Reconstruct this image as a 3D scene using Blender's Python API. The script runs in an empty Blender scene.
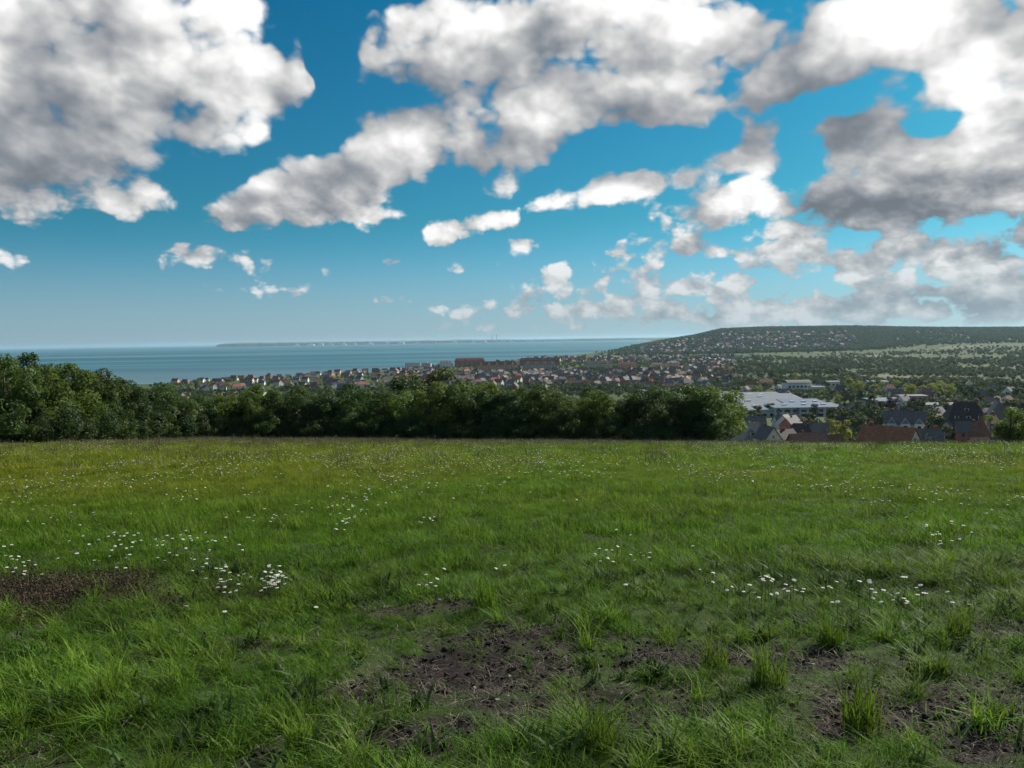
import bpy, math, random
import numpy as np
from mathutils import Matrix, Vector
S = bpy.context.scene
C = S.collection
R = math.radians
F = 773.0                      # focal length in pixels of a 1024 wide frame
EYE = 76.6                     # eye height above the sea, ground under the camera is at 75
PITCH, ROLL = R(3.3), R(-0.98)

# ---------------------------------------------------------------- camera
cam = bpy.data.cameras.new('camera')
cam_o = bpy.data.objects.new('camera', cam)
C.objects.link(cam_o)
cam.sensor_width = 36.0
cam.lens = F / 1024 * 36.0
cam.clip_start = 0.05
cam.clip_end = 200000
cam_o.matrix_world = (Matrix.Translation((0, 0, EYE)) @ Matrix.Rotation(R(90) - PITCH, 4, 'X')
                      @ Matrix.Rotation(ROLL, 4, 'Z'))
S.camera = cam_o

# ---------------------------------------------------------------- sun, sky
SUN_AZ, SUN_EL = R(46), R(33)          # azimuth clockwise from the view direction (+Y)
sl = bpy.data.lights.new('sun', 'SUN')
sl.energy = 4.6
sl.angle = R(4.0)
sl.color = (1.0, 0.93, 0.82)
so = bpy.data.objects.new('sun', sl)
C.objects.link(so)
sd = Vector((math.sin(SUN_AZ) * math.cos(SUN_EL), math.cos(SUN_AZ) * math.cos(SUN_EL), math.sin(SUN_EL)))
so.rotation_euler = sd.to_track_quat('Z', 'Y').to_euler()
so.location = (60, 60, 140)

S.view_settings.view_transform = 'Standard'
S.view_settings.look = 'None'
S.view_settings.exposure = 0.6
S.view_settings.gamma = 1.0
S.view_settings.use_curve_mapping = False
S.cycles.max_bounces = 6
S.cycles.diffuse_bounces = 2
S.cycles.glossy_bounces = 2
S.cycles.transmission_bounces = 3
S.cycles.transparent_max_bounces = 8
S.cycles.volume_bounces = 0
S.cycles.use_adaptive_sampling = True
S.cycles.adaptive_threshold = 0.012
S.cycles.use_denoising = True


class NB:
    """small helper to write node graphs"""
    def __init__(s, tree):
        s.t = tree

    def n(s, kind, **kw):
        o = s.t.nodes.new(kind)
        for k, v in kw.items():
            setattr(o, k, v)
        return o

    def put(s, sock, v):
        if hasattr(v, 'is_linked') or hasattr(v, 'links'):
            s.t.links.new(v, sock)
        else:
            sock.default_value = v

    def m(s, op, a, b=None, c=None, clamp=False):
        o = s.n('ShaderNodeMath', operation=op, use_clamp=clamp)
        s.put(o.inputs[0], a)
        if b is not None: s.put(o.inputs[1], b)
        if c is not None: s.put(o.inputs[2], c)
        return o.outputs[0]

    def v(s, op, a, b=None, scale=None):
        o = s.n('ShaderNodeVectorMath', operation=op)
        s.put(o.inputs[0], a)
        if b is not None: s.put(o.inputs[1], b)
        if scale is not None: s.put(o.inputs['Scale'], scale)
        return o.outputs['Value'] if op in ('LENGTH', 'DOT_PRODUCT', 'DISTANCE') else o.outputs['Vector']

    def ramp(s, x, lo, hi, a=0.0, b=1.0, smooth=True):
        o = s.n('ShaderNodeMapRange', interpolation_type='SMOOTHSTEP' if smooth else 'LINEAR')
        s.put(o.inputs['Value'], x)
        s.put(o.inputs['From Min'], lo); s.put(o.inputs['From Max'], hi)
        s.put(o.inputs['To Min'], a); s.put(o.inputs['To Max'], b)
        return o.outputs[0]

    def mix(s, f, a, b):
        o = s.n('ShaderNodeMix', data_type='RGBA')
        s.put(o.inputs[0], f)
        for sock, v in ((o.inputs[6], a), (o.inputs[7], b)):
            if isinstance(v, tuple): sock.default_value = (*v[:3], 1)
            else: s.t.links.new(v, sock)
        return o.outputs[2]

    def fmix(s, f, a, b):
        o = s.n('ShaderNodeMix', data_type='FLOAT')
        s.put(o.inputs[0], f); s.put(o.inputs[2], a); s.put(o.inputs[3], b)
        return o.outputs[0]

    def noise(s, vec, scale, detail=4.0, rough=0.5, lac=2.0, dist=0.0, out=0):
        o = s.n('ShaderNodeTexNoise')
        if vec is not None: s.t.links.new(vec, o.inputs['Vector'])
        s.put(o.inputs['Scale'], scale)
        o.inputs['Detail'].default_value = detail
        o.inputs['Roughness'].default_value = rough
        o.inputs['Lacunarity'].default_value = lac
        o.inputs['Distortion'].default_value = dist
        return o.outputs[out]

    def comb(s, x, y, z=0.0):
        o = s.n('ShaderNodeCombineXYZ')
        s.put(o.inputs[0], x); s.put(o.inputs[1], y); s.put(o.inputs[2], z)
        return o.outputs[0]


CAMR = cam_o.matrix_world.to_3x3()


def px_dir(px, py):
    return (CAMR @ Vector(((px - 512) / F, (384 - py) / F, -1))).normalized()


def px_azel(px, py):
    d = px_dir(px, py)
    return math.atan2(d.x, d.y), math.asin(d.z)


# masses of cumulus: centre, half sizes, tilt in degrees, weight.  Numbers are in units of
# 1/773 radian measured from the sea horizon straight ahead; the sky is at infinity.
CLOUDS = [
    # the big bank on the left
    (30, 40, 190, 110, 0, 1.15), (150, 60, 130, 75, 8, 1), (240, 80, 68, 50, -8, 0.95), (20, 145, 130, 78, 0, 1.1),
    (185, 122, 60, 48, 18, 0.9), (85, 197, 72, 26, 6, 0.75), (128, 200, 46, 21.6, -25, 0.72), (335, 77, 18.4, 14.4, 30, 0.47),
    (232, 14, 48.3, 38.4, 20, 0.82),
    (22, 256, 39.1, 16.8, 0, 0.72), (212, 258, 59.8, 26.4, 0, 0.62), (188, 246, 34.5, 14.4, 0, 0.57), (262, 281, 20.7, 7.2, 0, 0.52), (291, 289, 18.4, 8.4, 0, 0.57),
    # the long bank rising from the centre left to the top
    (300, 213, 96, 24, -2, 0.85), (330, 182, 110, 38, -12, 0.95), (400, 150, 100, 48, -20, 1), (470, 118, 100, 50, -18, 1),
    (560, 95, 100, 52, 0, 1), (525, 160, 58, 30, -24, 0.75), (480, 38, 130, 52, -10, 1), (600, 20, 150, 60, 0, 1.1),
    (640, 92, 70, 36, 20, 0.85), (695, 112, 36.8, 31.2, 15, 0.72), (262, 160, 39.1, 15.6, 10, 0.67), (232, 225, 32.2, 13.2, 0, 0.72), (372, 222, 48.3, 12, 0, 0.67),
    (700, 40, 90, 40, 0, 0.8),
    # scattered small ones
    (442, 237, 37.95, 16.8, 0, 0.82), (493, 220, 52.9, 15.6, 0, 0.77), (520, 246, 43.7, 13.2, -6, 0.77), (388, 260, 20.7, 9.6, 0, 0.72),
    (558, 274, 25.3, 13.2, 0, 0.72), (627, 275, 29.9, 10.8, 0, 0.62), (382, 299, 39.1, 8.4, 0, 0.62), (454, 275, 16.1, 6, 0, 0.57), (318, 272, 11.5, 4.8, 0, 0.42),
    # centre right
    (600, 194, 90, 22, -4, 0.9), (652, 180, 70, 28, -8, 0.85), (752, 150, 38, 44, -25, 0.85), (722, 205, 86, 28, -10, 0.9), (660, 248, 76, 20, -6, 0.85),
    # the dark and bright masses of the upper right
    (770, 70, 120, 62, -8, 1.15), (860, 25, 130, 70, 0, 1.2), (1000, 30, 110, 80, 0, 1.2), (860, 135, 80, 40, -8, 1.1),
    (975, 110, 120, 66, -10, 1.15), (1020, 165, 100, 60, 0, 1.1), (900, 195, 130, 42, -3, 1.15), (820, 215, 100, 30, -6, 0.9),
    (1040, 235, 100, 34, 0, 0.8), (930, 245, 80, 26, 0, 0.8), (1130, 120, 130, 120, 0, 1.1), (1120, 10, 90, 60, 0, 0.8),
    # lower rows towards the horizon
    (558, 290, 40, 24, 0, .75), (545, 302, 60, 14, 0, .6), (600, 306, 50, 14, 0, .6), (650, 296, 66, 18, -6, .7), (720, 284, 80, 22, -4, .75),
    (800, 250, 90, 26, 0, .75), (860, 272, 90, 24, 0, .75), (960, 262, 110, 26, 0, .75), (1050, 290, 120, 34, 0, .8), (770, 302, 110, 16, 0, .65),
    (880, 300, 150, 20, 0, .7), (1000, 302, 120, 22, 0, .75), (480, 307, 60, 12, 0, .5), (740, 320, 170, 10, 0, .5), (930, 316, 190, 18, 0, .8), (760, 316, 150, 14, 0, .7), (600, 312, 120, 12, 0, .5), (620, 324, 220, 8, 0, .4),
    (660, 145, 120, 22, -6, -.55), (810, 108, 50, 22, 0, -.5), (935, 115, 46, 15, -5, -1.0), (235, 168, 60, 18, -15, -.8), (150, 232, 120, 10, 0, -.6), (100, 262, 60, 14, 0, -.5),
    (560, 225, 60, 20, 0, -.4), (600, 58, 50, 16, 0, -.8), (720, 88, 40, 14, -10, -.5), (800, 165, 24, 34, 0, -.5), (440, 205, 60, 14, 0, -.5), (760, 240, 40, 12, 0, -.3),
    (990, 222, 40, 9, 0, -.5), (850, 238, 80, 7, -4, -.4), (900, 284, 140, 6, 3, -.35), (800, 280, 60, 6, 0, -.3), (332, 50, 26, 90, 8, -1.0), (275, 88, 44, 34, 0, .95),
]
# shade of thick cores and sun glow of thin places, painted into the clouds
THICK_SHADE = [(770, 62, 150, 62, -6, .9), (1000, 18, 90, 50, 0, .8), (862, 140, 85, 36, -12, 1.5), (905, 204, 140, 32, -3, 1.5), (960, 45, 90, 30, 0, .9), (1000, 255, 70, 20, 0, .7), (650, 36, 60, 22, 0, .35),
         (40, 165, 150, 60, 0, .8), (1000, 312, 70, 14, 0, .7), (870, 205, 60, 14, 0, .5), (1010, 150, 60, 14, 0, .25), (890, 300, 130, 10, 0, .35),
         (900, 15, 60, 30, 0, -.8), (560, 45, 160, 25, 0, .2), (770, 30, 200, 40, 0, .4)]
THIN_GLOW = [(950, 112, 170, 52, -12, 1.25), (1000, 185, 110, 40, 0, .7), (690, 8, 90, 26, 0, .8), (880, 10, 60, 50, 0, 1.1), (600, 95, 60, 30, 0, .5), (1024, 80, 100, 30, 0, .5),
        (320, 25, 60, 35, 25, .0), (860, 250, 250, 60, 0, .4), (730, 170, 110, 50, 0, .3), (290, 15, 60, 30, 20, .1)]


AZ0, AZ1, EL0, EL1 = R(-44), R(50), R(-1), R(33)


def cover_map(items, na=220, ne=120):
    """low-frequency map of how much cloud, over azimuth and elevation"""
    A = np.linspace(AZ0, AZ1, na)[None, :]
    E = np.linspace(EL0, EL1, ne)[:, None]
    M = np.zeros((ne, na))
    N = np.zeros((ne, na))
    for (cx, cy, rx, ry, rot, w) in items:
        az, el = px_azel(cx, cy)
        k = math.cos(az)
        rx, ry, t = 1.17 * rx / F * k ** 1.6, 1.17 * ry / F * k ** .8, R(-rot)
        u = (A - az) * math.cos(t) + (E - el) * math.sin(t)
        v = -(A - az) * math.sin(t) + (E - el) * math.cos(t)
        g = np.clip(1 - np.sqrt((u / rx) ** 2 + (v / ry) ** 2), 0, 1)
        if w < 0: N += g * w
        else: M = np.maximum(M, g * w) + .35 * np.minimum(M, g * w)
    return M + N


def cover_group(name, items, rank):
    """the map as a sum of products of one curve over azimuth and one over elevation"""
    M = cover_map(items)
    U, s_, V = np.linalg.svd(M, full_matrices=False)
    g = bpy.data.node_groups.new(name, 'ShaderNodeTree')
    g.interface.new_socket('ae', in_out='INPUT', socket_type='NodeSocketVector')
    g.interface.new_socket('cover', in_out='OUTPUT', socket_type='NodeSocketFloat')
    b = NB(g)
    gi = b.n('NodeGroupInput'); go = b.n('NodeGroupOutput')
    sp = b.n('ShaderNodeSeparateXYZ'); g.links.new(gi.outputs[0], sp.inputs[0])
    ta = b.m('MULTIPLY', b.m('SUBTRACT', sp.outputs[0], AZ0), 1 / (AZ1 - AZ0), clamp=True)
    te = b.m('MULTIPLY', b.m('SUBTRACT', sp.outputs[1], EL0), 1 / (EL1 - EL0), clamp=True)

    def curve(t, fs):
        o = b.n('ShaderNodeRGBCurve')
        col = b.comb(t, t, t)
        g.links.new(col, o.inputs['Color'])
        o.mapping.use_clip = False
        lo, sc = [], []
        for i, f in enumerate(fs):
            mn, mx = float(f.min()), float(f.max())
            d = max(mx - mn, 1e-6)
            lo.append(mn); sc.append(d)
            n = len(f)
            c = o.mapping.curves[i]
            idx = np.arange(0, n, 2) if (n - 1) % 2 == 0 else np.append(np.arange(0, n, 2), n - 1)
            c.points[0].location = (0, (f[0] - mn) / d)
            c.points[1].location = (1, (f[-1] - mn) / d)
            for j in idx[1:-1]:
                c.points.new(j / (n - 1), (f[j] - mn) / d)
            for p in c.points: p.handle_type = 'VECTOR'
        o.mapping.update()
        return b.v('ADD', b.v('MULTIPLY', o.outputs[0], tuple(sc)), tuple(lo))

    acc = None
    for k in range(0, rank, 3):
        fu = [U[:, k + i] * math.sqrt(s_[k + i]) for i in range(3)]
        fv = [V[k + i, :] * math.sqrt(s_[k + i]) for i in range(3)]
        d = b.v('DOT_PRODUCT', curve(ta, fv), curve(te, fu))
        acc = d if acc is None else b.m('ADD', acc, d)
    g.links.new(acc, go.inputs[0])
    return g


def build_world():
    w = bpy.data.worlds.new('World')
    S.world = w
    w.use_nodes = True
    nt = w.node_tree
    nt.nodes.clear()
    b = NB(nt)
    out = b.n('ShaderNodeOutputWorld')
    bg = b.n('ShaderNodeBackground')
    sky = b.n('ShaderNodeTexSky', sky_type='NISHITA')
    sky.sun_disc = False
    sky.sun_elevation = SUN_EL
    sky.sun_rotation = SUN_AZ
    sky.altitude = 80
    sky.air_density = 1.0
    sky.dust_density = 0.6
    sky.ozone_density = 3.0
    tc = b.n('ShaderNodeTexCoord')
    D = tc.outputs['Generated']
    sep = b.n('ShaderNodeSeparateXYZ'); nt.links.new(D, sep.inputs[0])
    X, Y, Z = sep.outputs
    az = b.m('ARCTAN2', X, Y)
    el = b.m('ARCSINE', Z)
    P = b.comb(az, el, 0.0)
    # detail gets finer and flatter towards the horizon, where the clouds are far away
    low = b.ramp(el, 0.02, 0.30, 1.0, 0.0)
    # domain warp for ragged edges
    cov_g = cover_group('cloud_cover', CLOUDS, 21)
    thick_g = cover_group('cloud_thick_shade', THICK_SHADE, 9)
    thin_g = cover_group('cloud_thin_glow', THIN_GLOW, 6)

    def use(g, vec):
        o = b.n('ShaderNodeGroup'); o.node_tree = g
        nt.links.new(vec, o.inputs[0])
        return o.outputs[0]

    wn = b.noise(P, 9.0, 3.0, 0.55, out=1)
    wv = b.v('SUBTRACT', wn, (0.5, 0.5, 0.5))
    wv = b.v('MULTIPLY', wv, (0.075, 0.05, 0.0))
    Pw = b.v('ADD', P, wv)
    # behind the camera and far overhead: scattered cloud from noise alone
    back = b.ramp(Y, 0.62, 0.45, 0.0, 1.0)
    high = b.ramp(el, 0.50, 0.62, 0.0, 1.0)
    gen = b.m('MAXIMUM', back, high)
    dn = b.n('ShaderNodeVectorMath', operation='MULTIPLY'); nt.links.new(D, dn.inputs[0]); dn.inputs[1].default_value = (1, 1, 2)
    gcov = b.ramp(b.noise(dn.outputs[0], 2.2, 3.0, .5), .42, .68, 0.0, .8)

    gS = bpy.data.node_groups.new('cloud_density', 'ShaderNodeTree')
    for nm in ('P',): gS.interface.new_socket(nm, in_out='INPUT', socket_type='NodeSocketVector')
    for nm in ('cover', 'low'): gS.interface.new_socket(nm, in_out='INPUT', socket_type='NodeSocketFloat')
    gS.interface.new_socket('d', in_out='OUTPUT', socket_type='NodeSocketFloat')
    gS.interface.new_socket('s', in_out='OUTPUT', socket_type='NodeSocketFloat')
    q = NB(gS); gi = q.n('NodeGroupInput'); go = q.n('NodeGroupOutput')
    Pq = q.v('MULTIPLY', gi.outputs[0], (1.0, 1.35, 1.0))
    lw = gi.outputs[2]
    wq = q.noise(Pq, 26.0, 2.0, .5, out=1)
    Pq2 = q.v('ADD', Pq, q.v('SCALE', q.v('SUBTRACT', wq, (.5, .5, .5)), scale=0.022))
    n1 = q.fmix(lw, q.noise(Pq2, 7.5, 7.0, .50), q.noise(Pq2, 19.0, 5.0, .50))

    def vor(scale):
        vo = q.n('ShaderNodeTexVoronoi', feature='F1', voronoi_dimensions='2D')
        gS.links.new(Pq2, vo.inputs['Vector'])
        vo.inputs['Scale'].default_value = scale
        vo.inputs['Detail'].default_value = 2.0
        vo.inputs['Roughness'].default_value = .5
        vo.inputs['Lacunarity'].default_value = 2.3
        return vo.outputs['Distance']
    puff = q.m('SUBTRACT', .40, q.fmix(lw, vor(11.0), vor(26.0)))
    cc = q.m('MAXIMUM', q.m('SMOOTH_MIN', gi.outputs[1], .80, .25), -.12)
    d = q.m('MULTIPLY_ADD', q.m('SUBTRACT', n1, .5), 1.6, cc)
    d = q.m('MULTIPLY_ADD', puff, .75, d)
    d = q.m('SUBTRACT', d, .06)
    gS.links.new(d, go.inputs[0])
    nl = q.fmix(lw, q.noise(Pq2, 7.5, 2.2, .42), q.noise(Pq2, 19.0, 2.0, .42))
    gS.links.new(q.m('MULTIPLY_ADD', q.m('SUBTRACT', nl, .5), 1.5, q.m('MULTIPLY_ADD', puff, .9, q.m('SUBTRACT', cc, .08))), go.inputs[1])

    def dens(vec, cover):
        o = b.n('ShaderNodeGroup'); o.node_tree = gS
        nt.links.new(vec, o.inputs[0]); b.put(o.inputs[1], cover); nt.links.new(low, o.inputs[2])
        return o.outputs

    cover0 = b.fmix(gen, use(cov_g, Pw), gcov)
    d0, s0 = dens(P, cover0)
    # direction towards the sun across the sky
    to = b.v('SUBTRACT', (SUN_AZ, SUN_EL, 0), P)
    tl = b.v('NORMALIZE', b.v('ADD', to, (0.0, .25, 0)))
    st = b.ramp(low, 0.0, 1.0, 0.046, 0.017, smooth=False)
    P1 = b.v('ADD', P, b.v('SCALE', tl, scale=st))
    P2 = b.v('ADD', P, b.v('SCALE', tl, scale=b.m('MULTIPLY', st, 2.6)))
    covb = b.fmix(gen, use(cov_g, b.v('ADD', P2, wv)), gcov)
    cov1 = b.fmix(.4, cover0, covb)
    d1 = dens(P1, cov1)[1]
    d2 = dens(P2, covb)[1]
    alpha = b.ramp(d0, -.06, 0.26)
    alpha = b.m('MULTIPLY', b.m('MULTIPLY', alpha, b.ramp(cover0, .02, .16)), b.ramp(el, 0.0, .014))
    # light that gets in from the sun side, and relief of the billows
    sh = b.m('ADD', b.m('MULTIPLY', b.m('MAXIMUM', d1, 0.0), .7), b.m('MULTIPLY', b.m('MAXIMUM', d2, 0.0), .9))
    relief = b.m('MULTIPLY', b.m('SUBTRACT', s0, d1), 1.25)
    relief2 = b.m('MULTIPLY', b.m('SUBTRACT', d1, d2), .8)
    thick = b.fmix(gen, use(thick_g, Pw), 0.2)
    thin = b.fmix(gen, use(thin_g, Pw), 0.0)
    lit = b.m('EXPONENT', b.m('MULTIPLY', sh, -1.0))
    lit = b.m('ADD', b.m('MULTIPLY_ADD', lit, .7, .22), b.m('ADD', relief, relief2))
    lit = b.m('SUBTRACT', lit, b.m('MULTIPLY', thick, 1.1))  # painted shade of the thick cores
    lit = b.m('MULTIPLY_ADD', thin, .95, lit)  # painted sun glow
    lit = b.ramp(lit, -.66, 1.95, 0.0, 1.0, smooth=False)
    cr = b.n('ShaderNodeValToRGB')
    nt.links.new(lit, cr.inputs[0])
    e = cr.color_ramp
    e.interpolation = 'B_SPLINE'
    pts = [(0.0, (.155, .18, .21)), (.22, (.235, .26, .295)), (.42, (.385, .405, .43)), (.62, (.59, .595, .595)), (.80, (.83, .83, .82)), (1.0, (1.15, 1.15, 1.14))]
    e.elements[0].position = 0; e.elements[0].color = (*pts[0][1], 1)
    e.elements[1].position = 1; e.elements[1].color = (*pts[-1][1], 1)
    for p, c in pts[1:-1]:
        x = e.elements.new(p); x.color = (*c, 1)
    ccol = cr.outputs[0]
    # far clouds sink into the air towards the horizon
    far = b.ramp(el, 0.0, .16, .65, 0.0)
    ccol = b.mix(far, ccol, (.34, .44, .50))
    # clear sky: the Nishita sky, slightly more saturated as the photograph shows it
    skc = b.v('MULTIPLY', sky.outputs[0], (.050, .112, .128))
    tr = b.n('ShaderNodeValToRGB')
    nt.links.new(b.ramp(el, 0.0, .6, 0.0, 1.0, smooth=False), tr.inputs[0])
    for i, (p, c) in enumerate([(0.0, (.95, .70, .92)), (.08, (.68, .61, .71)), (.25, (.28, .53, .51)), (.73, (.07, .50, .54)), (1.0, (.12, .50, .56))]):
        x = tr.color_ramp.elements[i] if i < 2 else tr.color_ramp.elements.new(p)
        x.position = p; x.color = (*c, 1)
    skc = b.v('MULTIPLY', skc, tr.outputs[0])
    skc = b.mix(b.ramp(el, -.01, .13, .62, 0.0), skc, (.33, .45, .545))
    final = b.mix(alpha, skc, ccol)
    nt.links.new(final, bg.inputs[0])
    bg.inputs[1].default_value = .66
    nt.links.new(bg.outputs[0], out.inputs[0])
    w.cycles.sampling_method = 'MANUAL'
    w.cycles.sample_map_resolution = 1024


build_world()
# ==== STRUCTURE
# ---------------------------------------------------------------- numeric noise
def _hash(ix, iy, seed):
    h = (ix.astype(np.int64) * 374761393 + iy.astype(np.int64) * 668265263 + seed * 974634777) & 0x7fffffff
    h = ((h ^ (h >> 13)) * 1274126177) & 0x7fffffff
    return ((h ^ (h >> 16)) & 0xffff) / 65535.0


def vnoise(x, y, seed=0):
    x = np.asarray(x, float); y = np.asarray(y, float)
    ix, iy = np.floor(x), np.floor(y)
    fx, fy = x - ix, y - iy
    fx, fy = fx * fx * (3 - 2 * fx), fy * fy * (3 - 2 * fy)
    a, b_ = _hash(ix, iy, seed), _hash(ix + 1, iy, seed)
    c, d = _hash(ix, iy + 1, seed), _hash(ix + 1, iy + 1, seed)
    return (a * (1 - fx) + b_ * fx) * (1 - fy) + (c * (1 - fx) + d * fx) * fy


def fbm(x, y, oct=4, seed=0, gain=.5):
    s_, a, t = 0, 1.0, 0
    for i in range(oct):
        s_ = s_ + a * vnoise(x * 2 ** i + 17.3 * i, y * 2 ** i - 9.1 * i, seed + i)
        t += a; a *= gain
    return s_ / t


def sstep(a, b_, x):
    t = np.clip((x - a) / (b_ - a), 0, 1)
    return t * t * (3 - 2 * t)


# ---------------------------------------------------------------- the lie of the land
SHY = [0, 700, 1100, 1400, 1550, 1900, 2500, 4050, 8400, 14000, 26000]
SHX = [-3800, -2300, -1500, -655, -520, -290, -50, 470, 1500, 2600, 4200]
HU = [.06, .13, .165, .20, .238, .27, .32, .437, .554, .662, 1.2]
HZ = [8, 10, 22, 52, 80, 112, 120, 119, 100, 92, 90]
EDGE = 93.0


def height(X, Y):
    X = np.asarray(X, float); Y = np.asarray(Y, float)
    Yc = np.clip(Y, -60, EDGE)
    Xc = np.clip(X, -160, 160)
    fade = 1 - sstep(EDGE, 420, Y)
    d = .1015 * Yc + .00017 * np.maximum(Yc, 0) ** 2 + .00030 * Xc * Yc * fade
    prof = np.interp(Y, [-1e5, EDGE, 100, 120, 190, 300, 500, 800, 1200, 2000, 1e6], [0, 0, 1.0, 4.9, 18.5, 28.9, 40.4, 50.5, 55.5, 56.5, 56.5])
    z = 75 - d - prof
    z = z + np.where(Y > 700, (fbm(X / 300, Y / 300, 3, 5) - .5) * 5 * sstep(700, 1300, Y), 0)
    u = X / np.maximum(Y, 1)
    yb = np.interp(u, [.1, .3, .45, .6, .8], [2900, 2750, 2600, 1900, 1700])
    yr = 4700 + 500 * (fbm(u * 5, u * 0 + 3, 2, 9) - .5)
    R_ = np.interp(u, HU, HZ)
    t = np.clip((Y - yb) / (yr - yb), 0, 1)
    ramp = np.interp(t, [0, .12, .45, .8, 1], [0, .035, .36, .86, 1])
    hill = (R_ - 8) * ramp * (1 + .22 * (fbm(X / 420, Y / 420, 3, 21) - .5) * np.sin(np.pi * t))
    z = z + np.where(Y > 1500, hill, 0)
    sh = np.interp(Y, SHY, SHX)
    t = sstep(-25, 55, X - sh)
    z = np.where(Y > 300, -3 * (1 - t) + z * t, z)
    return z


def gz(x, y):
    return float(height(x, y))


def px_x(px, Y):
    return (px - 512) / F * Y


def ground_at(px, py):
    """where the ray of a pixel meets the field"""
    d = px_dir(px, py)
    t = np.linspace(1, 130, 2600)
    zz = EYE + d.z * t - height(d.x * t, d.y * t)
    i = int(np.argmax(zz < 0))
    return d.x * t[i], d.y * t[i]


# ---------------------------------------------------------------- object helpers
def tag(o, label=None, cat=None, group=None, kind=None):
    if label: o['label'] = label
    if cat: o['category'] = cat
    if group: o['group'] = group
    if kind: o['kind'] = kind
    return o


def mesh_np(name, verts, faces, mats=(), midx=None, smooth=False, attrs=None):
    """verts (n,3) array; faces list of index lists or an (m,k) array"""
    me = bpy.data.meshes.new(name)
    verts = np.asarray(verts, np.float32)
    me.vertices.add(len(verts))
    me.vertices.foreach_set('co', verts.ravel())
    if isinstance(faces, np.ndarray):
        k = faces.shape[1]
        ls = np.arange(0, len(faces) * k, k, dtype=np.int32)
        li = faces.astype(np.int32).ravel()
        lt = np.full(len(faces), k, np.int32)
    else:
        lt = np.array([len(f) for f in faces], np.int32)
        ls = np.concatenate([[0], np.cumsum(lt)[:-1]]).astype(np.int32)
        li = np.array([i for f in faces for i in f], np.int32)
    me.loops.add(len(li)); me.loops.foreach_set('vertex_index', li)
    me.polygons.add(len(lt)); me.polygons.foreach_set('loop_start', ls)
    try: me.polygons.foreach_set('loop_total', lt)
    except Exception: pass
    for m_ in mats: me.materials.append(m_)
    if midx is not None: me.polygons.foreach_set('material_index', np.asarray(midx, np.int32))
    me.polygons.foreach_set('use_smooth', np.full(len(lt), smooth, bool))
    me.update(calc_edges=True)
    me.validate()
    return me


def link(name, me, parent=None, loc=None, rz=None):
    o = bpy.data.objects.new(name, me)
    C.objects.link(o)
    if parent is not None: o.parent = parent
    if loc is not None: o.location = loc
    if rz is not None: o.rotation_euler = (0, 0, rz)
    return o


def empty(name, loc, rz=0.0):
    o = bpy.data.objects.new(name, None)
    C.objects.link(o)
    o.empty_display_size = .5
    o.location = loc
    o.rotation_euler = (0, 0, rz)
    return o


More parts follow.
